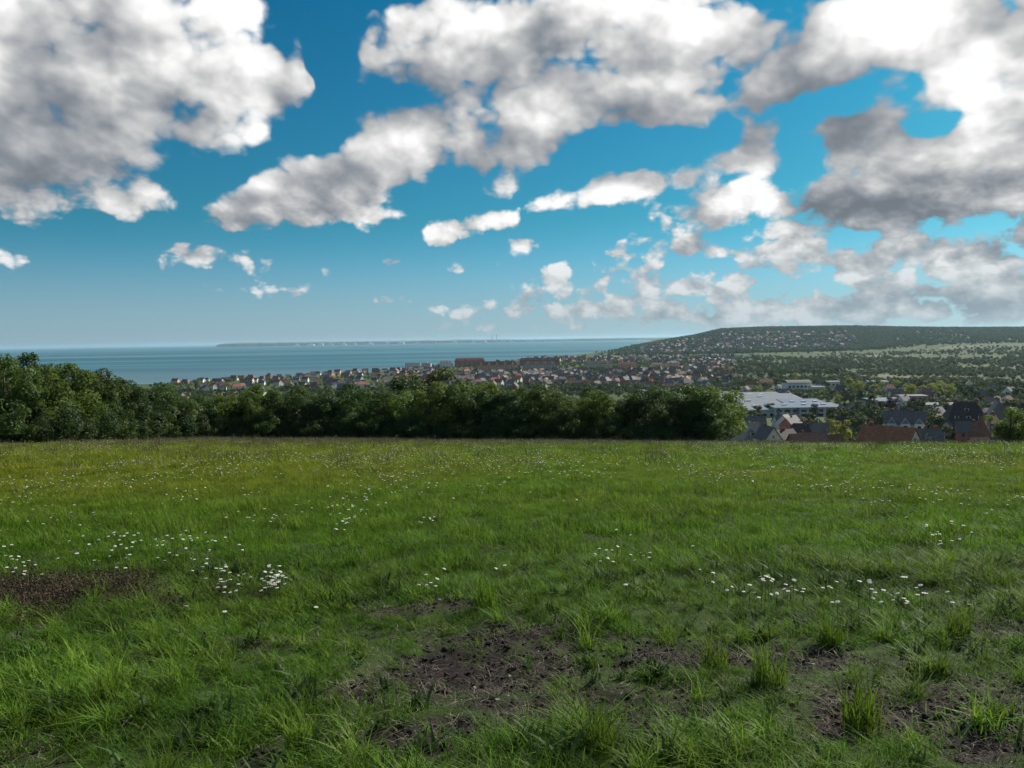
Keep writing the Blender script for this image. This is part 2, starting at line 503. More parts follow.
class MB:
    """collects boxes, prisms and tubes into one mesh"""
    def __init__(s):
        s.v, s.f, s.i = [], [], []

    def add(s, vs, fs, mi=0):
        k = len(s.v)
        s.v += [tuple(p) for p in vs]
        s.f += [[k + j for j in f] for f in fs]
        s.i += [mi] * len(fs)
        return s

    def box(s, x0, x1, y0, y1, z0, z1, mi=0):
        return s.add([(x0, y0, z0), (x1, y0, z0), (x1, y1, z0), (x0, y1, z0), (x0, y0, z1), (x1, y0, z1), (x1, y1, z1), (x0, y1, z1)],
                     [[0, 3, 2, 1], [4, 5, 6, 7], [0, 1, 5, 4], [1, 2, 6, 5], [2, 3, 7, 6], [3, 0, 4, 7]], mi)

    def gable_body(s, x0, x1, y0, y1, z0, ze, zr, mi=0):
        """walls with gables at both x ends, ridge along x"""
        ym = (y0 + y1) / 2
        v = [(x0, y0, z0), (x1, y0, z0), (x1, y1, z0), (x0, y1, z0), (x0, y0, ze), (x1, y0, ze), (x1, y1, ze), (x0, y1, ze), (x0, ym, zr), (x1, ym, zr)]
        return s.add(v, [[0, 1, 5, 4], [2, 3, 7, 6], [1, 2, 6, 9, 5], [3, 0, 4, 8, 7], [4, 5, 9, 8], [6, 7, 8, 9], [0, 3, 2, 1]], mi)

    def gable_roof(s, x0, x1, y0, y1, ze, zr, over=.4, th=.22, mi=0, hip=0.0):
        ym = (y0 + y1) / 2
        sl = (zr - ze) / (ym - y0)
        a0, a1 = x0 - over, x1 + over
        b0, b1, zl = y0 - over, y1 + over, ze - over * sl
        h = hip
        top = [(a0, b0, zl + th), (a1, b0, zl + th), (a1, b1, zl + th), (a0, b1, zl + th), (a0 + h, ym, zr + th), (a1 - h, ym, zr + th)]
        bot = [(x, y, z - th + .012) for x, y, z in top]
        v = top + bot
        f = [[0, 1, 5, 4], [2, 3, 4, 5], [6, 10, 11, 7], [8, 11, 10, 9], [0, 6, 7, 1], [2, 8, 9, 3]]
        if h > 0: f += [[0, 4, 3], [1, 2, 5], [0, 3, 9, 6], [1, 7, 8, 2]]
        else: f += [[0, 4, 10, 6], [4, 3, 9, 10], [1, 7, 11, 5], [5, 11, 8, 2]]
        return s.add(v, f, mi)

    def tube(s, pts, rad, n=7, mi=0):
        base = len(s.v)
        pts = [Vector(p) for p in pts]
        for i, p in enumerate(pts):
            d = (pts[min(i + 1, len(pts) - 1)] - pts[max(i - 1, 0)]).normalized()
            a = d.orthogonal().normalized(); b_ = d.cross(a)
            for k in range(n):
                t = 2 * math.pi * k / n
                s.v.append(tuple(p + (a * math.cos(t) + b_ * math.sin(t)) * rad[i]))
        for i in range(len(pts) - 1):
            for k in range(n):
                s.f.append([base + i * n + k, base + i * n + (k + 1) % n, base + (i + 1) * n + (k + 1) % n, base + (i + 1) * n + k]); s.i.append(mi)
        s.f.append([base + (len(pts) - 1) * n + k for k in range(n)]); s.i.append(mi)
        return s

    def mesh(s, name, mats, smooth=False):
        return mesh_np(name, s.v, s.f, mats if isinstance(mats, (list, tuple)) else [mats], s.i, smooth)

    def build(s, name, mats, parent=None, loc=None, rz=None, smooth=False):
        return link(name, s.mesh(name, mats, smooth), parent, loc, rz)


# ---------------------------------------------------------------- materials
def material(name):
    m_ = bpy.data.materials.new(name)
    m_.use_nodes = True
    nt = m_.node_tree
    nt.nodes.clear()
    b = NB(nt)
    out = b.n('ShaderNodeOutputMaterial')
    return m_, nt, b, out


def pos(b):
    return b.n('ShaderNodeNewGeometry').outputs['Position']


def rnd(b):
    return b.n('ShaderNodeObjectInfo').outputs['Random']


def simple(name, col, rough=.8, var=.2, scale=1.5, col2=None, spec=.3, metal=0.0, objvar=0.0):
    """a painted, rendered or tiled surface with uneven tone"""
    m_, nt, b, out = material(name)
    p = b.n('ShaderNodeBsdfPrincipled')
    tc = b.n('ShaderNodeTexCoord').outputs['Object']
    n = b.noise(tc, scale, 5, .6)
    c2 = col2 or tuple(c * (1 - var) for c in col)
    c = b.mix(b.ramp(n, .35, .68), c2, col)
    if objvar:
        h = b.n('ShaderNodeHueSaturation')
        r = rnd(b)
        b.put(h.inputs['Value'], b.ramp(r, 0, 1, 1 - objvar, 1 + objvar, smooth=False))
        b.put(h.inputs['Hue'], b.ramp(b.m('FRACT', b.m('MULTIPLY', r, 7.3)), 0, 1, .5 - objvar * .06, .5 + objvar * .06, smooth=False))
        nt.links.new(c, h.inputs['Color']); c = h.outputs[0]
    nt.links.new(c, p.inputs['Base Color'])
    p.inputs['Roughness'].default_value = rough
    p.inputs['Specular IOR Level'].default_value = spec
    p.inputs['Metallic'].default_value = metal
    nt.links.new(p.outputs[0], out.inputs[0])
    return m_


def leafy(name, dark, light, trans=.35, objvar=.25, scale=.6, rough=.6):
    """leaves: part of the light comes through; tone changes from leaf to leaf and tree to tree"""
    m_, nt, b, out = material(name)
    tc = b.n('ShaderNodeTexCoord').outputs['Object']
    n = b.noise(tc, scale, 3, .6)
    n2 = b.noise(tc, scale * 14, 1, .5)
    c = b.mix(b.ramp(b.m('MULTIPLY_ADD', b.m('SUBTRACT', n2, .5), .8, n), .3, .7), dark, light)
    h = b.n('ShaderNodeHueSaturation')
    r = rnd(b)
    b.put(h.inputs['Value'], b.ramp(r, 0, 1, 1 - objvar, 1 + objvar, smooth=False))
    b.put(h.inputs['Hue'], b.ramp(b.m('FRACT', b.m('MULTIPLY', r, 9.7)), 0, 1, .5 - objvar * .07, .5 + objvar * .07, smooth=False))
    nt.links.new(c, h.inputs['Color'])
    p = b.n('ShaderNodeBsdfPrincipled')
    nt.links.new(h.outputs[0], p.inputs['Base Color'])
    p.inputs['Roughness'].default_value = rough
    p.inputs['Specular IOR Level'].default_value = .25
    t = b.n('ShaderNodeBsdfTranslucent')
    tcol = b.mix(.5, h.outputs[0], (light[0] * 1.2, light[1] * 1.2, light[2] * .6))
    nt.links.new(tcol, t.inputs[0])
    mx = b.n('ShaderNodeMixShader'); mx.inputs[0].default_value = trans
    nt.links.new(p.outputs[0], mx.inputs[1]); nt.links.new(t.outputs[0], mx.inputs[2])
    nt.links.new(mx.outputs[0], out.inputs[0])
    return m_


M = {}
M['bark'] = simple('bark', (.10, .075, .055), .9, .5, 6)
M['hedge_leaf'] = leafy('hedge_leaf', (.026, .055, .014), (.080, .135, .030), .40, .38, .5)
M['hedge_leaf_dark'] = leafy('hedge_leaf_dark', (.022, .046, .016), (.060, .105, .030), .36, .35, .5)
M['hedge_leaf_light'] = leafy('hedge_leaf_light', (.050, .092, .018), (.130, .190, .036), .45, .30, .5)
M['leaf_mid'] = leafy('leaf_mid', (.030, .058, .018), (.070, .110, .030), .30, .40, .12)
M['leaf_yellow_sunlit'] = leafy('leaf_yellow_sunlit', (.13, .17, .030), (.27, .30, .06), .45, .3, .12)  # yellower and brighter than the mid green: sunlight painted into the leaf colour
M['leaf_purple'] = leafy('leaf_purple', (.020, .012, .014), (.045, .024, .026), .2, .2, .2)
M['leaf_wood'] = leafy('leaf_wood', (.034, .058, .020), (.075, .105, .032), .3, .45, .05)


def ground_material():
    """meadow soil under the grass; bare earth and dead thatch where the turf is broken"""
    m_, nt, b, out = material('meadow_ground')
    P = pos(b)
    a = b.n('ShaderNodeAttribute', attribute_name='bare')
    bare = a.outputs['Fac']
    n = b.noise(P, 3.0, 8, .65)
    n2 = b.noise(P, 28.0, 6, .7)
    soil = b.mix(b.ramp(n, .35, .7), (.011, .008, .007), (.034, .026, .022))
    soil = b.mix(b.ramp(n2, .55, .75, 0, .55), soil, (.15, .12, .10))
    sp = b.n('ShaderNodeSeparateXYZ'); nt.links.new(P, sp.inputs[0])
    g1 = b.noise(P, .35, 5, .6)
    g2 = b.noise(P, 9.0, 6, .7)
    green = b.mix(b.ramp(g2, .3, .7), (.022, .042, .008), (.050, .082, .016))
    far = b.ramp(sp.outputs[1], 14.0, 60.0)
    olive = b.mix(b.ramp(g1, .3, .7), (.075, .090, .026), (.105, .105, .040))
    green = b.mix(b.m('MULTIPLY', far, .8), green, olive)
    mask = b.ramp(b.m('ADD', bare, b.m('MULTIPLY', b.m('SUBTRACT', b.m('MULTIPLY_ADD', n, .6, n2), .8), .9)), .25, .75)
    col = b.mix(mask, green, soil)
    p = b.n('ShaderNodeBsdfPrincipled')
    nt.links.new(col, p.inputs['Base Color'])
    p.inputs['Roughness'].default_value = .95
    p.inputs['Specular IOR Level'].default_value = .15
    bp = b.n('ShaderNodeBump'); bp.inputs['Strength'].default_value = .7; bp.inputs['Distance'].default_value = .04
    nt.links.new(n2, bp.inputs['Height']); nt.links.new(bp.outputs[0], p.inputs['Normal'])
    nt.links.new(p.outputs[0], out.inputs[0])
    return m_


def terrain_material():
    m_, nt, b, out = material('countryside')
    P = pos(b)
    sp = b.n('ShaderNodeSeparateXYZ'); nt.links.new(P, sp.inputs[0])
    wv = b.v('ADD', P, b.v('SCALE', b.noise(P, .006, 2, .5, out=1), scale=90.0))
    vo = b.n('ShaderNodeTexVoronoi', feature='F1', voronoi_dimensions='2D')
    nt.links.new(wv, vo.inputs['Vector']); vo.inputs['Scale'].default_value = .0065
    ve = b.n('ShaderNodeTexVoronoi', feature='DISTANCE_TO_EDGE', voronoi_dimensions='2D')
    nt.links.new(wv, ve.inputs['Vector']); ve.inputs['Scale'].default_value = .0065
    cs = b.n('ShaderNodeSeparateColor'); nt.links.new(vo.outputs['Color'], cs.inputs[0])
    f = b.mix(cs.outputs[0], (.045, .074, .020), (.072, .098, .030))
    f = b.mix(b.ramp(cs.outputs[1], .85, .92), f, (.15, .14, .07))
    f = b.mix(b.ramp(b.noise(P, .03, 5, .6), .3, .75, 0, .45), f, (.06, .085, .028))
    f = b.mix(b.ramp(ve.outputs['Distance'], .05, .02), f, (.025, .042, .015))
    sand = b.mix(b.noise(P, .05, 3, .5), (.30, .27, .21), (.42, .38, .30))
    col = b.mix(b.ramp(sp.outputs[2], 4.2, 2.6), f, sand)
    p = b.n('ShaderNodeBsdfPrincipled')
    nt.links.new(col, p.inputs['Base Color'])
    p.inputs['Roughness'].default_value = .95
    p.inputs['Specular IOR Level'].default_value = .1
    nt.links.new(p.outputs[0], out.inputs[0])
    return m_


def sea_material():
    """silty channel water: paler over the sand banks, long wind streaks"""
    m_, nt, b, out = material('sea_water')
    P = pos(b)
    q = b.v('MULTIPLY', P, (.00012, .0012, 0))
    n = b.noise(q, 1.0, 5, .55)
    q2 = b.v('MULTIPLY', P, (.0005, .006, 0))
    n2 = b.noise(q2, 1.0, 4, .6)
    t = b.m('ADD', b.m('MULTIPLY', n, .65), b.m('MULTIPLY', n2, .35))
    col = b.mix(b.ramp(t, .42, .58), (.002, .060, .100), (.035, .185, .225))
    sp = b.n('ShaderNodeSeparateXYZ'); nt.links.new(P, sp.inputs[0])
    near = b.ramp(b.m('MULTIPLY_ADD', n, 900.0, sp.outputs[1]), 3400, 1700)
    col = b.mix(b.m('MULTIPLY', near, .75), col, (.11, .19, .22))
    p = b.n('ShaderNodeBsdfPrincipled')
    nt.links.new(col, p.inputs['Base Color'])
    p.inputs['Roughness'].default_value = .5
    p.inputs['Specular IOR Level'].default_value = .22
    bp = b.n('ShaderNodeBump'); bp.inputs['Strength'].default_value = .6; bp.inputs['Distance'].default_value = 1.5
    nt.links.new(b.noise(b.v('MULTIPLY', P, (.02, .05, 0)), 1.0, 4, .6), bp.inputs['Height'])
    nt.links.new(bp.outputs[0], p.inputs['Normal'])
    nt.links.new(p.outputs[0], out.inputs[0])
    return m_


# ---------------------------------------------------------------- ground sheets
def grid_sheet(name, xs, ys, zf, mat, attr=None):
    XX, YY = np.meshgrid(xs, ys)
    ZZ = zf(XX, YY)
    nx, ny = len(xs), len(ys)
    idx = np.arange(nx * ny).reshape(ny, nx)
    f = np.stack([idx[:-1, :-1], idx[:-1, 1:], idx[1:, 1:], idx[1:, :-1]], -1).reshape(-1, 4)
    me = mesh_np(name, np.stack([XX, YY, ZZ], -1).reshape(-1, 3), f, [mat], smooth=True)
    if attr is not None:
        at = me.attributes.new('bare', 'FLOAT', 'POINT')
        at.data.foreach_set('value', attr(XX, YY).astype(np.float32).ravel())
    o = link(name, me)
    return tag(o, kind='structure')


# patches where the turf is broken: pixel centre, half sizes in metres, strength
BARE_PX = [(470, 668, .75, .45, 1.0), (565, 700, .8, .30, .9), (430, 742, .38, .26, 1.2), (370, 690, .35, .18, .8), (150, 668, .30, .16, .7), (50, 690, .35, .12, .45),
           (600, 660, .9, .3, .5), (515, 640, .9, .35, .7), (690, 646, .55, .35, .85), (795, 655, .48, .30, 1.1), (960, 715, .60, .35, 1.15), (1010, 745, .5, .3, 1.1), (905, 695, .5, .2, .7),
           (640, 740, .35, .2, .7), (560, 720, .5, .2, .6), (735, 655, .6, .25, .7), (900, 735, .35, .2, .8), (1000, 690, .4, .2, .6), (420, 605, .8, .35, .55), (250, 650, .35, .18, .4),
           (15, 592, .7, .4, .45), (75, 590, .5, .3, .3), (330, 636, .5, .25, .5), (1015, 630, .6, .4, .6), (285, 765, .3, .15, .5), (10, 765, .3, .2, .5), (560, 640, 1.2, .4, .4), (880, 660, .6, .3, .4)]
BARE = []
for (px_, py_, rx_, ry_, s_) in BARE_PX:
    x_, y_ = ground_at(px_, py_)
    BARE.append((x_, y_, rx_, ry_, s_))


def bare_f(X, Y):
    X = np.asarray(X, float); Y = np.asarray(Y, float)
    r = np.zeros(X.shape)
    wx, wy = (fbm(X * 2.2, Y * 2.2, 3, 31) - .5) * .8, (fbm(X * 2.2, Y * 2.2, 3, 37) - .5) * .6
    for (x, y, rx, ry, s_) in BARE:
        d = np.sqrt(((X + wx - x) / (rx * .95)) ** 2 + ((Y + wy - y) / (ry * 1.0)) ** 2)
        r = np.maximum(r, s_ * np.clip(1.45 - d, 0, 1))
    r = r * (.55 + .9 * fbm(X * 4, Y * 4, 3, 41))
    return np.clip(r, 0, 1) * (1 - sstep(9, 13, Y))


def field_z(X, Y):
    z = height(X, Y)
    near = 1 - sstep(10, 18, Y)
    z = z + (fbm(X * .55, Y * .9, 3, 3) - .5) * .16 + (fbm(X / 9, Y / 5, 3, 8) - .5) * .35 * sstep(6, 20, Y)
    z = z + near * (fbm(X * 3.5, Y * 3.5, 4, 12) - .5) * .05
    br = bare_f(X, Y)
    z = z - br * .035 + br * (fbm(X * 11, Y * 11, 3, 15, .65) - .5) * .10
    return z


def axis(segs):
    out_ = [segs[0][0]]
    for a, b_, st in segs:
        n = max(1, int(round((b_ - a) / st)))
        out_ += list(np.linspace(a, b_, n + 1)[1:])
    return np.array(out_)


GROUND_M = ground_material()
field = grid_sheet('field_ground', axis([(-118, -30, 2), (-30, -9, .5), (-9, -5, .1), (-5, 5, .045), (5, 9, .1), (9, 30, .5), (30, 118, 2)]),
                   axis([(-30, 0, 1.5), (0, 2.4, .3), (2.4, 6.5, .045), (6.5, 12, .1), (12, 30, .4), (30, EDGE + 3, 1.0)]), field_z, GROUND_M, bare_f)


def terrain_z(X, Y):
    z = height(X, Y)
    ins = (1 - sstep(112, 118, np.abs(X))) * sstep(-30, -26, Y) * (1 - sstep(EDGE - 1, EDGE + 2.5, Y))
    return z - ins * .9


gx = np.concatenate([-np.geomspace(16000, 140, 70), np.linspace(-116, 116, 30), np.geomspace(140, 16000, 190)])
gy = np.concatenate([-np.geomspace(9000, 40, 20), np.linspace(-28, 90, 20), np.linspace(93, 500, 60), np.linspace(515, 3000, 110), np.linspace(3040, 6400, 90), np.geomspace(6600, 26000, 30)])
terrain = grid_sheet('terrain', gx, gy, terrain_z, terrain_material())

sea = link('sea', mesh_np('sea', [(-60000, -9000, 0), (60000, -9000, 0), (60000, 60000, 0), (-60000, 60000, 0)], [[0, 1, 2, 3]], [sea_material()]))
tag(sea, kind='structure')


# the far shore of the bay, 22 km off: a headland that runs down to a low harbour city
def far_coast():
    xs = np.linspace(px_x(217, 22000), px_x(690, 22000), 240)
    px = xs / 22000 * F + 512
    top = np.interp(px, [217, 219, 224, 235, 300, 360, 420, 470, 520, 600, 690], [0, 95, 118, 125, 122, 112, 104, 98, 80, 70, 60]) + (fbm(xs / 500, xs * 0, 3, 3) - .5) * 22
    rows = [(21900, 0), (21960, .72), (22400, 1.0), (26000, 1.0)]
    v, n = [], len(xs)
    for (y, k) in rows:
        for i in range(n): v.append((xs[i], y, top[i] * k - (2 if k == 0 else 0)))
    idx = np.arange(n * len(rows)).reshape(len(rows), n)
    f = np.stack([idx[:-1, :-1], idx[:-1, 1:], idx[1:, 1:], idx[1:, :-1]], -1).reshape(-1, 4)
    m_, nt, b, out = material('far_cliff')
    n_ = b.noise(b.v('MULTIPLY', pos(b), (.004, .004, .02)), 1.0, 4, .6)
    p = b.n('ShaderNodeBsdfPrincipled')
    c = b.mix(b.ramp(n_, .4, .6), (.10, .13, .09), (.22, .22, .19))
    nt.links.new(c, p.inputs['Base Color']); p.inputs['Roughness'].default_value = 1
    nt.links.new(p.outputs[0], out.inputs[0])
    o = link('far_coast', mesh_np('far_coast', v, f, [m_]))
    tag(o, kind='structure')


far_coast()

# ---------------------------------------------------------------- haze
hz = MB().box(-61000, 61000, -10000, 61000, -4.5, 172)
m_, nt, b, out = material('haze_air')
pv = b.n('ShaderNodeVolumePrincipled')
pv.inputs['Color'].default_value = (.50, .80, 1.0, 1)
pv.inputs['Density'].default_value = 2.4e-5
pv.inputs['Anisotropy'].default_value = .25
nt.links.new(pv.outputs[0], out.inputs['Volume'])
haze = hz.build('haze', m_)
tag(haze, kind='stuff', label='thin bluish haze lying over the bay and the far hill')
# ==== VEGETATION
rs = np.random.RandomState(7)


def leaf_quads(P, N, size, rng, asp=.62):
    """one rhombic leaf spray at every point P, facing roughly N"""
    n = len(P)
    r = rng.normal(size=(n, 3))
    N = N + r * .65
    N /= np.linalg.norm(N, axis=1, keepdims=True) + 1e-9
    a = np.cross(N, rng.normal(size=(n, 3)))
    a /= np.linalg.norm(a, axis=1, keepdims=True) + 1e-9
    b_ = np.cross(N, a)
    s_ = size * rng.uniform(.6, 1.35, (n, 1))
    bend = N * s_ * rng.uniform(-.25, .25, (n, 1))
    V = np.stack([P - a * s_, P - b_ * s_ * asp + bend, P + a * s_, P + b_ * s_ * asp + bend], 1).reshape(-1, 3)
    return V, np.arange(4 * n).reshape(n, 4)


def crown_mesh(name, rng, rx, ry, z0, z1, n_clump, clump_r, n_leaf, size, mat, low=0.0, inner=.25):
    """leaves gathered into clumps of different size, with gaps between them"""
    cz, hz_ = (z0 + z1) / 2, (z1 - z0) / 2
    cen, rad = [], []
    while len(cen) < n_clump:
        d = rng.normal(size=3); d /= np.linalg.norm(d)
        q = rng.uniform(.30, 1.0) ** .55
        bump = 1 + .18 * math.sin(3 * math.atan2(d[1], d[0]) + rx * 7) + rng.uniform(-.12, .12)
        c = np.array([d[0] * rx * q * bump, d[1] * ry * q * bump, cz + d[2] * hz_ * q * (1 + rng.uniform(-.08, .1))])
        if low and c[2] < cz: c[0] *= 1 + low; c[1] *= 1 + low
        cen.append(c); rad.append(clump_r * rng.uniform(.55, 1.3) * (1.15 - .35 * q))
    cen, rad = np.array(cen), np.array(rad)
    k = rng.choice(len(cen), n_leaf, p=rad ** 2 / (rad ** 2).sum())
    d = rng.normal(size=(n_leaf, 3)); d /= np.linalg.norm(d, axis=1, keepdims=True)
    d[:, 2] = np.where(rng.rand(n_leaf) < .35, np.abs(d[:, 2]), d[:, 2])
    rr = np.where(rng.rand(n_leaf) < inner, rng.uniform(.2, .8, n_leaf), rng.uniform(.80, 1.12, n_leaf))
    P = cen[k] + d * (rad[k] * rr)[:, None] * np.array([1, 1, .8])
    P[:, 2] = np.maximum(P[:, 2], .05)
    V, Fc = leaf_quads(P, d + np.array([0, 0, .35]), size, rng)
    me = mesh_np(name, V, Fc, [mat])
    return me, cen


def trunk_mesh(name, rng, h, r, cen, nl=7):
    mb = MB()
    top = (rng.uniform(-.2, .2) * h * .15, rng.uniform(-.2, .2) * h * .15, h)
    mb.tube([(0, 0, -.4), (0, 0, .1), (top[0] * .4, top[1] * .3, h * .5), top], [r * 1.35, r, r * .75, r * .3], 8)
    for i in range(nl):
        c = cen[rng.randint(len(cen))]
        z = h * rng.uniform(.3, .85)
        b0 = (top[0] * z / h, top[1] * z / h, z)
        mid = ((b0[0] + c[0]) * .5, (b0[1] + c[1]) * .5, (z + c[2]) * .5 + .1 * h)
        mb.tube([b0, mid, tuple(c)], [r * .45, r * .3, r * .1], 5)
    return mb.mesh(name, M['bark'], smooth=True)


def tree_kind(seed, h, rx, ry, z0, n_clump, cr, n_leaf, size, mat, tr=.16, **kw):
    rng = np.random.RandomState(seed)
    cm, cen = crown_mesh('crown', rng, rx, ry, z0, h, n_clump, cr, n_leaf, size, mat, **kw)
    tm = trunk_mesh('trunk', rng, h * .8, tr, cen)
    return cm, tm


def plant_tree(name, kind, x, y, s_=1.0, rz=0.0, sink=0.0, sz=None, z=None):
    cm, tm = kind
    o = empty(name, (x, y, (gz(x, y) if z is None else z) - sink), rz)
    o.scale = (s_, s_, s_ * (sz or 1))
    c = link('crown', cm, o); t = link('trunk', tm, o)
    return o


ORD = ['first', 'second', 'third', 'fourth', 'fifth', 'sixth', 'seventh', 'eighth', 'ninth', 'tenth', 'eleventh', 'twelfth', 'thirteenth', 'fourteenth', 'fifteenth',
       'sixteenth', 'seventeenth', 'eighteenth', 'nineteenth', 'twentieth'] + ['twenty-' + s_ for s_ in ['first', 'second', 'third', 'fourth', 'fifth', 'sixth', 'seventh', 'eighth', 'ninth']] + \
      ['thirtieth'] + ['thirty-' + s_ for s_ in ['first', 'second', 'third', 'fourth', 'fifth', 'sixth', 'seventh', 'eighth', 'ninth']]

ORD += ['fortieth'] + ['forty-' + s_ for s_ in ['first', 'second', 'third', 'fourth', 'fifth', 'sixth', 'seventh', 'eighth', 'ninth']]

HK = []
for i in range(7):
    mt = [M['hedge_leaf'], M['hedge_leaf_dark'], M['hedge_leaf'], M['hedge_leaf_light'], M['hedge_leaf'], M['hedge_leaf_dark'], M['hedge_leaf_light']][i]
    HK.append(tree_kind(100 + i, 6.2, 2.5 + .25 * (i % 3), 2.3 + .2 * (i % 2), 1.0 - .3 * (i % 2), 30, .95, 7600, .115, mt, .17))
BUSH = []
for i in range(3):
    BUSH.append(tree_kind(140 + i, 3.0, 2.4, 1.5, -.2, 22, .75, 4200, .10, [M['hedge_leaf_dark'], M['hedge_leaf'], M['hedge_leaf_dark']][i], .07, low=.15))

# hedge line: pixel column, depth of the foot, depth offset and height of the top in pixel rows
front = [(2, 60, 357), (34, 63, 361), (66, 67, 366), (92, 72, 373), (120, 79, 379), (146, 87, 387), (172, 93, 392), (197, 96, 396), (224, 97, 391), (250, 97, 393), (276, 97, 392), (302, 98, 395),
         (328, 97, 391), (353, 98, 390), (379, 97, 393), (405, 98, 388), (430, 97, 384), (456, 98, 386), (480, 98, 391), (506, 97, 390), (532, 98, 388), (556, 97, 391), (580, 98, 394), (604, 97, 392),
         (628, 98, 395), (652, 97, 391), (676, 98, 393), (696, 97, 390), (708, 97, 389)]
back = [(-30, 64, 352), (18, 70, 354), (52, 76, 362), (108, 90, 371), (160, 112, 386), (212, 118, 392), (262, 120, 386), (300, 122, 388), (345, 124, 384), (368, 128, 388), (412, 130, 376), (440, 133, 371), (466, 130, 377),
        (498, 124, 384), (545, 126, 385), (592, 124, 388), (640, 122, 387), (668, 120, 389), (690, 118, 386), (706, 120, 383), (716, 116, 388)]
UPPER = [(-75, 58, 350), (-120, 60, 350)]
# ordinal labels from the left edge of the picture
shape_w = ['rounded', 'spreading', 'bushy', 'loose-topped', 'dense', 'broad', 'pale-topped']


def yh(px): return 339.5 - .0172 * (px - 512)


def place_hedge(rows, grp, word, k0):
    n = 0
    for j, (px, Y, top) in enumerate(rows):
        x = px_x(px, Y)
        zt = EYE - (top - yh(px)) / F * Y
        zb = gz(x, Y)
        ki = (j * 3 + k0) % 7
        s_ = (zt - zb) / 6.35
        sx = max(s_, .92 if grp else .8)
        o = plant_tree('hedge_tree', HK[ki], x, Y, sx, rs.uniform(0, 6.28), sz=s_ / sx)
        yield j, px, o, ki


n = 0
vis = [t for t in front]
for j, px, o, ki in place_hedge(front, True, 'front', 0):
    lab = '%s %s green tree in the front hedge row, %s from the left' % (shape_w[ki], ['mid', 'dark', 'mid', 'fresh', 'mid', 'dark', 'fresh'][ki], ORD[j])
    tag(o, lab, 'tree', 'trees along the hedge at the edge of the field')
for j, px, o, ki in place_hedge(back, True, 'back', 2):
    if j == 0: lab = 'tall dark tree cut by the left edge of the picture, behind the hedge'
    else: lab = '%s %s green tree behind the hedge row, %s from the left' % (shape_w[ki], ['mid', 'dark', 'mid', 'fresh', 'mid', 'dark', 'fresh'][ki], ORD[j - 1])
    tag(o, lab, 'tree', 'trees standing behind the hedge')
# brambles and low bushes that close the foot of the hedge
j = 0
for px in range(-14, 734, 17):
    Y = float(np.interp(px, [-20, 30, 80, 120, 160, 220, 760], [57, 60, 66, 75, 88, 94.2, 94.6])) + rs.uniform(-.4, .4)
    x = px_x(px + rs.uniform(-4, 4), Y)
    o = plant_tree('hedge_bush', BUSH[j % 3], x, Y, rs.uniform(.8, 1.15), rs.uniform(-.4, .4), sz=rs.uniform(.75, 1.1))
    tag(o, 'low dark bush at the foot of the hedge, %s from the left' % ORD[j], 'bush', 'low bushes at the foot of the hedge')
    j += 1
# the bush and the tree at the right end of the field
for (px, Y, top, lab) in [(1012, 92, 404, 'big green bush at the right end of the field edge'), (1048, 90, 392, 'taller tree just past the bush at the right edge of the field'),
                          (724, 104, 400, 'small dark tree that ends the hedge on its right, above the white gable')]:
    x = px_x(px, Y)
    zt = EYE - (top - yh(px)) / F * Y; zb = gz(x, Y)
    sv = (zt - zb) / 6.35
    tag(plant_tree('hedge_tree', HK[3], x, Y, max(.6, sv), rs.uniform(0, 6), sz=sv / max(.6, sv)), lab, 'tree')

# ---- trees of the valley, one by one
VK = {}
VK['round'] = [tree_kind(200 + i, 11, 4.6, 4.4, 1.6, 26, 1.7, 1500, .42, M['leaf_mid'], .3) for i in range(3)]
VK['yellow'] = [tree_kind(220 + i, 12, 5.0, 4.6, 1.8, 24, 1.8, 1400, .45, M['leaf_yellow_sunlit'], .3) for i in range(2)]
VK['poplar'] = [tree_kind(230, 17, 1.9, 1.9, 1.5, 30, 1.2, 1200, .4, M['leaf_mid'], .25)]
VK['pale_poplar'] = [tree_kind(231, 15, 2.0, 2.0, 1.2, 28, 1.2, 1200, .4, M['leaf_yellow_sunlit'], .25)]
VK['purple'] = [tree_kind(240, 12, 5.2, 5.0, 1.6, 26, 1.8, 1600, .42, M['leaf_purple'], .35)]
VK['dark'] = [tree_kind(250 + i, 13, 4.4, 4.4, 1.0, 28, 1.6, 1600, .42, M['leaf_wood'], .3) for i in range(2)]
KW = {'round': 'rounded green tree', 'yellow': 'sunlit yellow-green tree', 'poplar': 'slim dark poplar', 'pale_poplar': 'slim pale poplar', 'purple': 'copper beech with purple leaves', 'dark': 'dark green tree'}


def vtree(kind, px, Y, s_=1.0, lab=None, grp=None, x=None):
    k = VK[kind][rs.randint(len(VK[kind]))]
    x = px_x(px, Y) if x is None else x
    o = plant_tree({'poplar': 'poplar_tree', 'pale_poplar': 'poplar_tree'}.get(kind, 'valley_tree'), k, x, Y, s_, rs.uniform(0, 6.28), sink=.2, sz=rs.uniform(.9, 1.1))
    tag(o, lab or KW[kind] + ' ' + grp[1], 'tree', grp[0] if grp else None)
    return o


